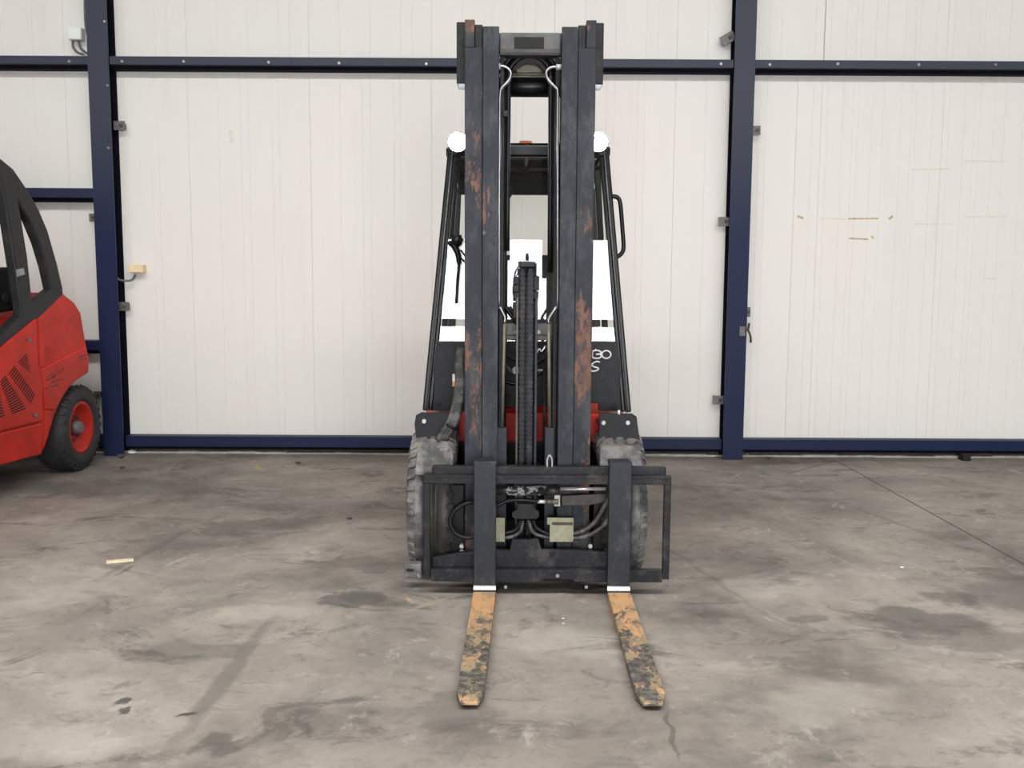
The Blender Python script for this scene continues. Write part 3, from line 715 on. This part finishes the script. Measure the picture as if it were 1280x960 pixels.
# t shaped plate
b = new(); prism(b, [U(x_, y_, 4.53) for x_, y_ in ((647, 630), (667, 630), (668, 636), (674, 640), (674, 646), (671, 649), (643, 649), (640, 646), (640, 641), (646, 637))], (0, .02, 0)); part('hose_guard', b, 'cowl', None, .003)
for pts in ([(651, 650), (645, 662), (634, 666), (622, 668)], [(654, 650), (650, 664), (640, 671), (622, 673)], [(666, 650), (671, 660), (684, 667), (694, 669)], [(661, 650), (666, 665), (680, 671), (694, 673)],
            [(712, 668), (728, 664), (744, 652), (757, 630), (762, 618)], [(712, 673), (732, 671), (750, 661), (764, 646)]):
    b = new(); tube(b, [U(x_, y_, 4.56 if x_ < 700 else 4.54) for x_, y_ in pts], .0085 if pts[0][0] < 700 else .0105, 10); part('hose', b, 'hose_grey' if pts[0][0] > 700 or pts[0] in ((654, 650), (661, 650)) else 'rubber')
for x0, x1, x2 in ((684, 687, 717), (619, 614, 631)):
    a, c = U(x1, 677, 4.53), U(x2, 648, 4.53); b = new(); box(b, a.x, c.x, 4.525, 4.545, a.z, c.z - .012); box(b, min(a.x, U(x0, 650, 4.53).x), c.x, 4.529, 4.545, c.z - .03, c.z)
    vb = part('valve_block', b, 'olive', None, .0015)
    if x0 > 650:
        b = new(); a, c = U(690, 656.5, 4.52), U(716, 653, 4.52); box(b, a.x, c.x, 4.5235, 4.5255, a.z, c.z); build('lip_shadow_gap', b, 'grease', vb)
# ---- forks
for px0, px1, hx0, hx1, tx0, tx1 in ((592, 620, 590, 619, 570.5, 605), (760.5, 789, 763, 790, 795, 832)):
    x0, x1 = U(px0, 650, 4.42).x, U(px1, 650, 4.42).x
    yF = 4.42
    b = new(); box(b, x0, x1, yF, yF + .042, .0645, Hz(577, yF)); box(b, x0 + .002, x1 - .002, yF + .042, yF + .11, Hz(584, yF), Hz(578, yF))
    fk = part('fork', b, 'fork', None, .004)
    # heel: polished bend
    b = new(); pr = [(yF, .064), (yF - .003, .058), (yF - .012, .047), (yF - .03, .043), (yF - .03, .005), (yF + .01, .004), (yF + .034, .018), (yF + .042, .045), (yF + .042, .064)]
    prism(b, [(x0, y_, z_) for y_, z_ in pr], (x1 - x0, 0, 0)); o = build('heel', b, 'steel', fk); o['label'] = 'bright worn steel bend'
    # blade, tapering, chamfered tip
    tipY = 3.262
    tL, tR = U(tx0, 872, tipY + .06).x, U(tx1, 872, tipY + .06).x
    cw = (tR - tL)
    def sec(xa, xb, y, zt_, zb_): return [Vector((xa, y, zb_)), Vector((xb, y, zb_)), Vector((xb, y, zt_)), Vector((xa, y, zt_))]
    b = new(); loft(b, [sec(x0, x1, yF - .03, .043, .005), sec(x0 * .5 + tL * .5, x1 * .5 + tR * .5, (yF + tipY) / 2, .040, .006), sec(tL, tR, tipY + .075, .034, .010), sec(tL + cw * .17, tR - cw * .17, tipY + .006, .030, .016), sec(tL + cw * .2, tR - cw * .2, tipY, .027, .019)])
    build('blade', b, 'blade', fk, bev=.0015)
# ---- wheels
def tyre(parent, c, r, w_, mat, nl=26, groove=True, lug=.012, rimr=.2, s=1, rimmat='red_dark', steer=0):
    h = w_ / 2
    prof = [(-h + .02, rimr), (-h, rimr + .03), (-h - .006, r * .80), (-h + .008, r * .94), (-h + .035, r - .008)]
    if groove: prof += [(-h + .075, r - .004), (-h + .078, r - .014), (-h + .092, r - .014), (-h + .095, r - .002)]
    prof += [(0, r)]
    if groove: prof += [(h - .095, r - .002), (h - .092, r - .014), (h - .078, r - .014), (h - .075, r - .004)]
    prof += [(h - .035, r - .008), (h - .008, r * .94), (h + .006, r * .80), (h, rimr + .03), (h - .02, rimr)]
    b = new(); lathe_x(b, prof, (0, 0, 0)); ls = []
    b2 = new()
    for k in range(nl):
        a = 2 * PI * k / nl
        for sd in (-1, 1):
            a_ = a + (PI / nl if sd > 0 else 0); da = .35 * 2 * PI / nl
            q = []
            for x_, rr in ((sd * (h + .004), r * .86), (sd * (h - .004), r * .95), (sd * (h - .036), r + .002), (sd * (h - .036), r - .03), (sd * (h - .03), r * .84)):
                q.append((x_, rr))
            r0 = [Vector((x_, rr * math.cos(a_), rr * math.sin(a_))) for x_, rr in [(x_, rr + lug if i < 3 else rr) for i, (x_, rr) in enumerate(q)]]
            r1 = [Vector((x_, rr * math.cos(a_ + da), rr * math.sin(a_ + da))) for x_, rr in [(x_, rr + lug if i < 3 else rr) for i, (x_, rr) in enumerate(q)]]
            loft(b2, [r0, r1])
    b3 = new()
    lathe_x(b3, [(-h + .03, rimr - .01), (-h + .03, rimr + .012), (h - .03, rimr + .012), (h - .012, rimr + .008), (h - .012, rimr - .012), (h - .05, rimr - .03), (h - .09, rimr * .55), (h - .085, 0.03), (-h + .05, .03)], (0, 0, 0), 40)
    b4 = new(); cyl(b4, (h - .09, 0, 0), (h - .015, 0, 0), lambda t: .062 - .022 * t, 24)
    b5 = new()
    for k in range(8):
        a = 2 * PI * k / 8; cyl(b5, (h - .095, .095 * math.cos(a), .095 * math.sin(a)), (h - .065, .095 * math.cos(a), .095 * math.sin(a)), .012, 6)
    mt = Matrix.Translation(c) @ Matrix.Rotation(steer, 4, 'Z') @ Matrix.Scale(s, 4, (1, 0, 0))
    for bb in (b, b2, b3, b4, b5): bb.transform(mt)
    o = build('wheel', b, mat, parent)
    x_ = build('tread_lugs', b2, mat, o); x_['kind'] = 'stuff'
    build('rim', b3, rimmat, o); build('hub', b4, 'clip', o); build('wheel_nuts', b5, 'brown', o)
    return o
for s in (-1, 1):
    tyre(T, Vector((XC + s * .452, 4.885, .352)), .347, .222, 'tyre', 38, True, .004, s=s)
for s in (-1, 1):
    tyre(T, Vector((XC + s * .42, 6.75, .28)), .272, .18, 'tyre_dark', 24, False, .008, .15, s=s)
b = new(); cyl(b, (XC - .33, 4.90, .36), (XC + .33, 4.90, .36), .11, 24); box(b, XC - .18, XC + .18, 4.87, 5.2, .18, .52); part('front_axle', b, 'black')
# ---- fender plates with bolts and rubber flaps
for s in (-1, 1):
    x = lambda px: U(px, 535, 4.80).x
    pl = [(521, 556), (518, 530), (520, 519), (527, 515.5), (571, 517), (571, 556)] if s < 0 else [(749, 517), (790, 517), (796, 521), (797, 531), (800, 551), (749, 549)]
    b = new(); prism(b, [U(a_, b_, 4.80) for a_, b_ in pl], (0, .012, 0)); fd = part('fender_plate', b, 'cowl', None, .002)
    for px in ((530, 561) if s < 0 else (754.5, 785)):
        b = new(); p = U(px, 527 if s < 0 else 529, 4.79); cyl(b, p, p + Vector((0, .012, 0)), lambda t: .009 + .003 * t, 14); build('bolt', b, 'sandstone', fd)
    b = new(); a = U(521 if s < 0 else 749, 517, 4.812); c = U(571 if s < 0 else 797, 517, 4.812); box(b, a.x, c.x, 4.812, 5.15, .738, .75); build('fender_top', b, 'cowl', fd)
# grimy moulded flap over the right tyre, leading to it
    pts_top = [(a_, 555 if s < 0 else 551) for a_ in ((523, 534, 545, 556, 566) if s < 0 else (750, 762, 774, 787, 799))]
    rings = []
    for yy, Yd, wob_ in ((0, 4.790, 0), (8, 4.69, .008), (16, 4.64, .014), (26, 4.60, .012), (38, 4.555, .0)):
        ring = []
        for i_ in range(13):
            f_ = i_ / 12; xx_ = pts_top[0][0] + (pts_top[-1][0] - pts_top[0][0]) * f_ + (-1 if s < 0 else 1) * yy * .12 * (1 if (f_ > .5) == (s > 0) else 0)
            ring.append(U(xx_, pts_top[0][1] + yy, Yd - wob_ * math.cos(f_ * PI * 4)))
        rings.append(ring)
    b = new(); V = [[b.verts.new(p_) for p_ in r_] for r_ in rings]
    for i_ in range(4):
        for j_ in range(12):
            f_ = b.faces.new((V[i_][j_], V[i_][j_ + 1], V[i_ + 1][j_ + 1], V[i_ + 1][j_])); f_.smooth = True
    o = part('mud_flap', b, 'tyre'); md = o.modifiers.new('s', 'SOLIDIFY'); md.thickness = .008
# ---- chassis
zr0, zr1 = Hz(552, 5.02), Hz(516, 5.02)
b = new(); a, c = U(571, 530, 5.02), U(749, 530, 5.02); box(b, a.x, c.x, 5.0, 5.06, zr0, zr1); part('front_crossmember', b, 'red_dark', None, .01)
b = new(); box(b, XC - .32, XC + .32, 5.08, 5.12, .15, .66); part('front_bulkhead', b, 'black')
b = new()
prism(b, [(XC - .56, y_, z_) for y_, z_ in ((5.28, .22), (6.38, .22), (6.46, .60), (6.95, .62), (7.10, .45), (7.25, .45), (7.30, .95), (7.15, 1.05), (6.4, 1.08), (6.25, .95), (5.95, .78), (5.28, .66))], (1.12, 0, 0)); part('body', b, 'red', None, .04)
b = new(); box(b, XC - .50, XC + .50, 5.17, 5.34, .22, .735); part('footwell', b, 'black')
b = new(); box(b, XC - .33, XC + .33, 6.44, 7.1, .2, .6); part('rear_axle_housing', b, 'black')
# ---- cab : cowl panel, guard, glass
def cabx(px, py, Y): return U(px, py, Y)
cy = 5.14
b = new(); prism(b, [U(x_, y_, cy) for x_, y_ in ((546, 427), (772, 427), (781, 514), (757, 514), (748, 513), (748, 504), (738, 504), (580, 514), (536, 513))], (0, .03, 0)); cw_ = part('cowl', b, 'cowl', None, .004)
for px, py in ((554, 478), (554, 488), (548, 504), (765, 481), (765, 488), (768, 507)):
    b = new(); p = U(px, py, cy - .008); cyl(b, p, p + Vector((0, .01, 0)), .014 if py > 500 else .008, 12); build('bolt', b, 'black', cw_)
# hand painted writing
def stroke(pts, r=.0042):
    b = new(); tube(b, [U(x_, y_, cy - .0015) for x_, y_ in pts], r, 6, True, 6); build('painted_mark', b, 'whitep', cw_)
circ = [(757.8 + 5.6 * math.sin(a_), 443.2 - 4.8 * math.cos(a_)) for a_ in [2 * PI * k / 16 for k in range(17)]]
stroke([(740.5, 439), (744, 438.2), (748, 438.3), (751, 440.2), (750.3, 442.2), (745, 443)])
stroke([(745, 443), (750.5, 443.2), (751.3, 445.4), (749, 447.6), (744.5, 448), (740.3, 446.8)])
stroke(circ)
stroke([(741.2, 438), (740.8, 442), (740.6, 446)], .0022); stroke([(744.3, 436.2), (745, 438)], .003)
stroke([(749.5, 453), (747, 451.9), (743, 453), (740, 455.6), (741.5, 458.2), (747.3, 460), (747.5, 462), (744, 463.7), (740, 463.9), (737.6, 461.8)])
b = new(); a, c = U(565.5, 483, cy - .002), U(571, 467.5, cy - .002); box(b, a.x, c.x, cy - .004, cy - .001, a.z, c.z); lbm = build('label_sticker', b, 'whitep', cw_)
b = new(); a, c = U(565.5, 483, cy - .004), U(569, 477, cy - .004); box(b, a.x, c.x, cy - .0055, cy - .0045, a.z, c.z); build('sticker_corner', b, 'orange_sticker', cw_)
# front guard pillars: two welded tubes with a groove
TY = 5.22
for s in (-1, 1):
    pb_, pt_ = (U(531.5, 513, cy), U(563, 190, TY)) if s < 0 else (U(785.5, 515, cy), U(757.5, 189, TY))
    b = new(); beam(b, pb_, pt_, .026, .05); g = part('guard_pillar', b, 'black', None, .008)
    off_ = Vector((-s * .026, .0, 0)); b = new(); beam(b, pb_ + off_ + Vector((0, .012, 0)), pt_ + off_ * .95 + Vector((0, .012, 0)), .022, .045); build('door_rebate', b, 'black', g, bev=.006)
    b = new(); lo_ = pb_ + off_ * .45 + Vector((0, -.024, 0)); hi_ = pt_ + off_ * .45 + Vector((0, -.022, 0)); cyl(b, lo_, hi_, .0045, 8); build('pillar_highlight', b, 'clip', g)  # thin grey line added as the highlight along the pillar
    # rear pillar and side rail
    zc = 2.12
    b = new(); beam(b, (XC + s * .47, 6.40, .95), (XC + s * .425, 6.40, 2.0), .05, .06); part('rear_pillar', b, 'grayframe', None, .008)
    b = new(); beam(b, pt_ + Vector((0, 0, .0)), (XC + s * .425, 6.44, 2.06), .045, .05, (0, 0, 1)); part('roof_side_rail', b, 'black', None, .01)
    # middle door pillar
    b = new(); beam(b, (XC + s * .50, 5.95, .80), (XC + s * .40, 5.75, 2.06), .035, .04); part('door_pillar', b, 'black', None, .006)
b = new(); a, c = U(562, 196, TY), U(758, 182, TY); box(b, a.x, c.x, TY - .02, TY + .04, a.z, c.z); part('roof_front_bar', b, 'black', None, .012)
b = new(); box(b, XC - .42, XC + .42, 6.36, 6.44, Hz(243, 6.36), 2.14); box(b, XC - .42, XC + .42, 5.98, 6.36, 2.085, 2.14); part('roof_rear_header', b, 'darkplastic', None, .01)
for dx in (-.2, 0, .2):
    b = new(); beam(b, (XC + dx, TY + .04, 2.11), (XC + dx, 6.0, 2.11), .018, .035, (0, 0, 1)); part('roof_bar', b, 'black', None, .004)
b = new(); box(b, XC - .40, XC + .40, TY + .05, 5.97, 2.135, 2.142); part('roof_glass', b, 'glass')
b = new(); p = U(657, 184, 5.6); cyl(b, (p.x, 5.6, 2.142), (p.x, 5.6, 2.142 + .05), lambda t: .04 - .006 * t, 24); part('beacon', b, 'amber')
b = new(); tube(b, [(XC - .10, 5.7, 2.09), (XC - .05, 5.72, 2.06), (XC + .0, 5.7, 2.05), (XC + .05, 5.7, 2.09)], .006, 8); part('cable', b, 'rubber')
b = new(); bmesh.ops.create_uvsphere(b, u_segments=20, v_segments=12, radius=.055); b.transform(Matrix.Translation(U(629, 240, 6.0))); part('interior_lamp', b, 'darkplastic')
for f in [o for o in bpy.data.objects if o.name.startswith('interior_lamp')]:
    for pl_ in f.data.polygons: pl_.use_smooth = True
# windscreen
b = new(); q = [U(x_, y_, Y_) for x_, y_, Y_ in ((547, 428, cy + .022), (771, 428, cy + .022), (753, 196, TY - .020), (567, 196, TY - .020))]
nrm = (q[1] - q[0]).cross(q[3] - q[0]).normalized()
prism(b, q, nrm * -.0001 if False else (0, .0015, 0))
wsc = None
# a single pane so the reflection stays single
bb = new(); vs = [bb.verts.new(p_) for p_ in q]; bb.faces.new(vs); b.free(); part('windscreen', bb, 'glass')
# seat, steering column
b = new(); box(b, XC - .24, XC + .24, 6.02, 6.14, 1.08, 1.58); st_ = part('seat', b, 'seat', None, .05)
b = new(); box(b, XC - .24, XC + .24, 5.62, 6.05, .92, 1.07); build('seat_cushion', b, 'seat', st_, bev=.04)
b = new(); box(b, XC - .2, XC + .2, 5.7, 6.1, .78, .92); build('seat_base', b, 'darkplastic', st_)
b = new(); cyl(b, (XC - .05, 5.25, .95), (XC - .05, 5.42, 1.03), .03, 12); sw = part('steering_column', b, 'darkplastic')
b = new(); pts = [Vector((XC - .05 + .16 * math.cos(a_), 5.43 + .07 * math.sin(a_), 1.04 + .05 * math.sin(a_) * 1)) for a_ in [2 * PI * k / 24 for k in range(25)]]; tube(b, pts, .012, 8, False); build('steering_wheel', b, 'darkplastic', sw)
# grab handle
b = new(); tube(b, [U(x_, y_, 5.2) for x_, y_ in ((762, 246), (768, 245.5), (773, 248), (775.5, 256), (778, 285), (779.5, 308), (777.5, 316), (772, 321), (768, 323))], .0115, 10); part('grab_handle', b, 'black')
# wiper
b = new(); tube(b, [U(565, 297, 5.13), U(573, 297, 5.12), U(578, 302, 5.12)], .011, 8); cyl(b, U(563, 295, 5.13), U(577, 295, 5.13), .006, 8); wp = part('wiper', b, 'black')
b = new(); tube(b, [U(566, 304, 5.12), U(572, 316, 5.12), U(574, 330, 5.12)], lambda t: .018 - .006 * t, 8); bmesh.ops.create_icosphere(b, subdivisions=2, radius=.03, matrix=Matrix.Translation(U(571, 302, 5.12))); build('wiper_motor', b, 'black', wp)
b = new(); tube(b, [U(575, 318, 5.12), U(572, 352, 5.13), U(570.5, 379, 5.13)], .007, 8); build('wiper_arm', b, 'rubber', wp)
for x_ in (0, 6):
    b = new(); cyl(b, U(572 + x_ * .6, 318 - x_, 5.12), U(588, 335 - x_, 5.12), .005, 8); build('linkage', b, 'rubber', wp)
b = new(); bmesh.ops.create_icosphere(b, subdivisions=2, radius=.012, matrix=Matrix.Translation(U(562.5, 304, 5.12))); build('knob', b, 'black', wp)
# dusty hose bundle left of the mast
bd = None
for k, dx in enumerate((-4, 0, 4)):
    pts = [(576 + dx * .3, 436, 5.05), (574 + dx * .5, 455, 4.98), (575 + dx * .6, 478, 4.9), (572 + dx * .8, 505, 4.82), (566 + dx, 527, 4.76), (556 + dx, 543, 4.76), (545 + dx * .6, 553 - dx * .4, 4.80)]
    b = new(); tube(b, [U(*p_) for p_ in pts], .0165, 10); part('hose_bundle', b, 'hose_grey')
b = new(); p = U(563, 536, 4.745); q_ = U(556, 529, 4.745); cyl(b, U(569, 537, 4.74), U(558, 530, 4.74), .008, 8); part('cable_tie', b, 'rubber')
# little white peg on the right fender
b = new(); p = U(773.5, 518, 4.80); cyl(b, p, p + Vector((0, 0, .02)), .006, 8); part('peg', b, 'boxwhite')

# ================================================================ RED FORKLIFT (side seen, far left)
YAW = R(8)
S0 = Vector((-3.28, 6.28, 0)); RD = Vector((math.sin(YAW), math.cos(YAW), 0)); ND = Vector((math.cos(YAW), -math.sin(YAW), 0))
def side(px, py, off=0.0):
    d = ray(px, py); s0 = S0 + ND * off; t = (s0 - CAMP).dot(ND) / d.dot(ND); p = CAMP + d * t
    q = p - s0; return (q.dot(RD), p.z)
def L2W(s, z, off=0.0): 
    p = S0 + RD * s + ND * off; return Vector((p.x, p.y, z))
TR = empty('forklift', S0 + RD * 0 - ND * .6, 'red forklift seen from the side at the left edge of the photo', 'forklift')
def rp(name, pts, off, thick, mat, bev=0, par=None, world=True):
    """outline (pixels or (s,z,'m')) on the side plane, pushed inward by thick"""
    b = new(); P_ = []
    for p_ in pts:
        s_, z_ = (p_[0], p_[1]) if len(p_) == 3 else side(p_[0], p_[1], off)
        P_.append(L2W(s_, z_, off))
    prism(b, P_, -ND * thick); return build(name, b, mat, par or TR, bev=bev)
W_ = 1.16
# counterweight (rear, right in the photo)
rp('counterweight', [(46, 398), (78, 365), (94, 378), (102, 391), (108, 427), (112, 446), (111, 466), (94, 478), (87, 486), (77, 502), (69, 520), (62, 546), (54, 568), (54, 526), (54, 482), (48, 455)], .0, W_, 'red', .022)
rp('wheel_arch_flare', [(50, 462), (108, 432), (112, 447), (111, 466), (94, 477), (86, 484), (76, 499), (70, 513), (58, 512), (54, 482)], .012, .05, 'red', .012)
# side panel with vents
sp_ = rp('side_panel', [(-14, 447), (0, 436), (46, 398), (48, 455), (54, 482), (54, 526), (0, 539.5), (-40, 549), (-40, 462)], .012, .10, 'red', .008)
rp('side_panel', [(-40, 462), (-40, 549), (-1.35, .80, 'm'), (-1.35, 1.0, 'm')], .010, .10, 'red', .008) if False else None
rp('rear_bulkhead', [(36, 400), (45, 392), (45, 430), (36, 436)], -.10, W_ - .12, 'darkplastic', .004)
rp('engine_cover', [(-.93, .90, 'm'), (-14, 449), (0, 438), (44, 402), (44, 470), (-.93, .72, 'm')], -.11, W_ - .13, 'darkplastic', .01)
rp('body', [(-.95, .60, 'm'), (.1, .70, 'm'), (36, 470), (46, 460), (48, 455), (54, 482), (54, 560), (-.95, .35, 'm')], -.005, W_ - .01, 'red', .01)
rp('side_skirt', [(53, 528), (53, 568), (0, 582), (-1.05, side(0, 582)[1] - .0, 'm'), (-1.05, side(0, 541)[1] + .02, 'm'), (0, 541)], .012, .12, 'red', .012)
# louvre slots
def vent(A0, A1, B0, B1, n_):
    for i in range(n_):
        t = i / (n_ - 1); a_ = Vector(A0).lerp(Vector(A1), t); c_ = Vector(B0).lerp(Vector(B1), t)
        pa, pc = side(a_.x / 4, a_.y / 4 + 380, .012), side(c_.x / 4, c_.y / 4 + 380, .012)
        b = new(); beam(b, L2W(pa[0], pa[1], .0125), L2W(pc[0], pc[1], .0125), .0075 * (1 if n_ > 8 else .8), .004, ND); build('louvre_slot', b, 'black_rubber', sp_)
vent((92, 295), (146, 340), (133, 250), (152, 335), 7); vent((44, 352), (150, 497), (75, 313), (172, 448), 14)
vent((2, 392), (60, 548), (28, 360), (128, 520), 15); vent((-30, 440), (-12, 570), (-6, 420), (20, 555), 11)
for px, py in ((36, 425), (44, 519)):
    s_, z_ = side(px, py, .012); b = new(); p = L2W(s_, z_, .012); cyl(b, p, p + ND * .008, .016, 12); build('panel_lock', b, 'clip', sp_)
# scuffs: bare dark scrapes on the flare
for p0, p1 in (((60, 472), (68, 464)), ((64, 473), (80, 460)), ((58, 476), (70, 470)), ((98, 447), (109, 443)), ((100, 450), (108, 448)), ((56, 486), (72, 481)), ((64, 478), (80, 473))):
    b = new(); a, c = side(*p0, .012), side(*p1, .012); beam(b, L2W(a[0], a[1], .0122), L2W(c[0], c[1], .0122), .010, .0012, ND); build('scuff', b, worn('scuff_paint', (.06, .03, .03), (.35, .03, .025), .48, .58, 40, (1, 1, 1), .6) if 'scuff_paint' not in bpy.data.materials else bpy.data.materials['scuff_paint'], TR)
# cab frame on both sides
for off, nm in ((.0, 'near'), (-W_ + .07, 'far')):
    def fr(name, pts, mat='grayframe', bev=.012, th=.07, d=0):
        b = new(); P_ = []
        for p_ in pts:
            s_, z_ = (p_[0], p_[1]) if len(p_) == 3 else side(p_[0], p_[1], 0)
            P_.append(L2W(s_, z_, off + d))
        prism(b, P_, -ND * th); return build(name, b, mat, TR, bev=bev)
    fr('guard_arc', [(-1.15, 2.17, 'm'), (-.35, 2.24, 'm'), (-12, 190), (0, 197), (17, 211), (34, 236), (49, 262), (60, 288), (72, 330), (79.5, 363), (66, 368), (59, 335), (50, 305), (39, 278), (22, 250), (8, 224), (-4, 212), (-.35, 2.14, 'm'), (-1.15, 2.08, 'm')])
    fr('guard_sill', [(79.5, 363), (79, 369), (50, 397), (24, 419), (0, 440), (-14, 452), (-28, 462), (-28, 448), (0, 420), (20, 400), (40, 380), (66, 360)])
    fr('rear_pillar', [(-2, 213), (14, 221), (22, 248), (28, 283), (34, 320), (41, 386), (28, 398), (20, 340), (8, 262)], d=.004)
    fr('front_pillar', [(-1.15, 2.16, 'm'), (-1.09, 2.16, 'm'), (-.92, .95, 'm'), (-.99, .95, 'm')])
# silver tape on pillar
b = new(); pts = [side(20, 337, .004), side(29, 335, .004), side(31, 343, .004), side(21, 346, .004)]; prism(b, [L2W(a_, c_, .0045) for a_, c_ in pts], -ND * .002 * -1); build('tape', b, 'greytape', TR)
# roof, interior
b = new(); P_ = [L2W(-1.12, 2.10, -.05), L2W(-.2, 2.18, -.05), L2W(-.2, 2.20, -.05), L2W(-1.12, 2.13, -.05)]; prism(b, P_, -ND * (W_ - .14)); build('roof', b, 'darkplastic', TR)
rp('seat', [(-.55, 1.05, 'm'), (-.05, 1.05, 'm'), (.02, 1.55, 'm'), (-.10, 1.57, 'm'), (-.18, 1.16, 'm'), (-.55, 1.14, 'm')], -.32, .48, 'seat', .03)
rp('armrest_console', [(-30, 396), (21, 388), (19, 342), (12, 334), (-30, 336)], -.12, .16, 'darkplastic', .02)
s_, z_ = side(6, 372, -.12); b = new(); p = L2W(s_, z_, -.12); cyl(b, p, p + ND * .012, .03, 16); build('console_knob', b, 'black_rubber', TR)
rp('air_filter', [(40, 378), (42, 388), (56, 378), (48, 370)], -.25, .4, 'darkplastic', .01)
rp('chassis', [(-.95, .25, 'm'), (1.05, .25, 'm'), (1.05, .5, 'm'), (-.95, .6, 'm')], -.32, .5, 'black')
# wheels
s_, z_ = side(99, 539, -.012); s_ += .05
print('rear wheel', s_, z_)
for d, sgn in ((-.012 - .12, 1), (-W_ + .13, -1)):
    tyre(TR, L2W(s_, .318, d), .312, .235, 'tyre_dark', 30, False, .005, .185, s=sgn, rimmat='red', steer=-YAW + R(6))
    tyre(TR, L2W(-.78, .352, d), .345, .235, 'tyre_dark', 24, False, .010, .2, s=sgn, rimmat='red', steer=-YAW)
# simple mast at the front
for d in (-.30, -.86):
    b = new(); P_ = [L2W(-1.30, .06, d), L2W(-1.18, .06, d), L2W(-1.18, 2.3, d), L2W(-1.30, 2.3, d)]; prism(b, P_, -ND * .09); build('mast_rail', b, 'mast', TR, bev=.004)
for z_ in (.3, 1.2, 2.2):
    b = new(); P_ = [L2W(-1.27, z_, -.39), L2W(-1.21, z_, -.39), L2W(-1.21, z_ + .08, -.39), L2W(-1.27, z_ + .08, -.39)]; prism(b, P_, -ND * .47); build('mast_crossbar', b, 'mast', TR)
rp('front_cowl', [(-1.17, .25, 'm'), (-.95, .25, 'm'), (-.95, .95, 'm'), (-1.12, .95, 'm')], -.1, W_ - .2, 'darkplastic', .02)
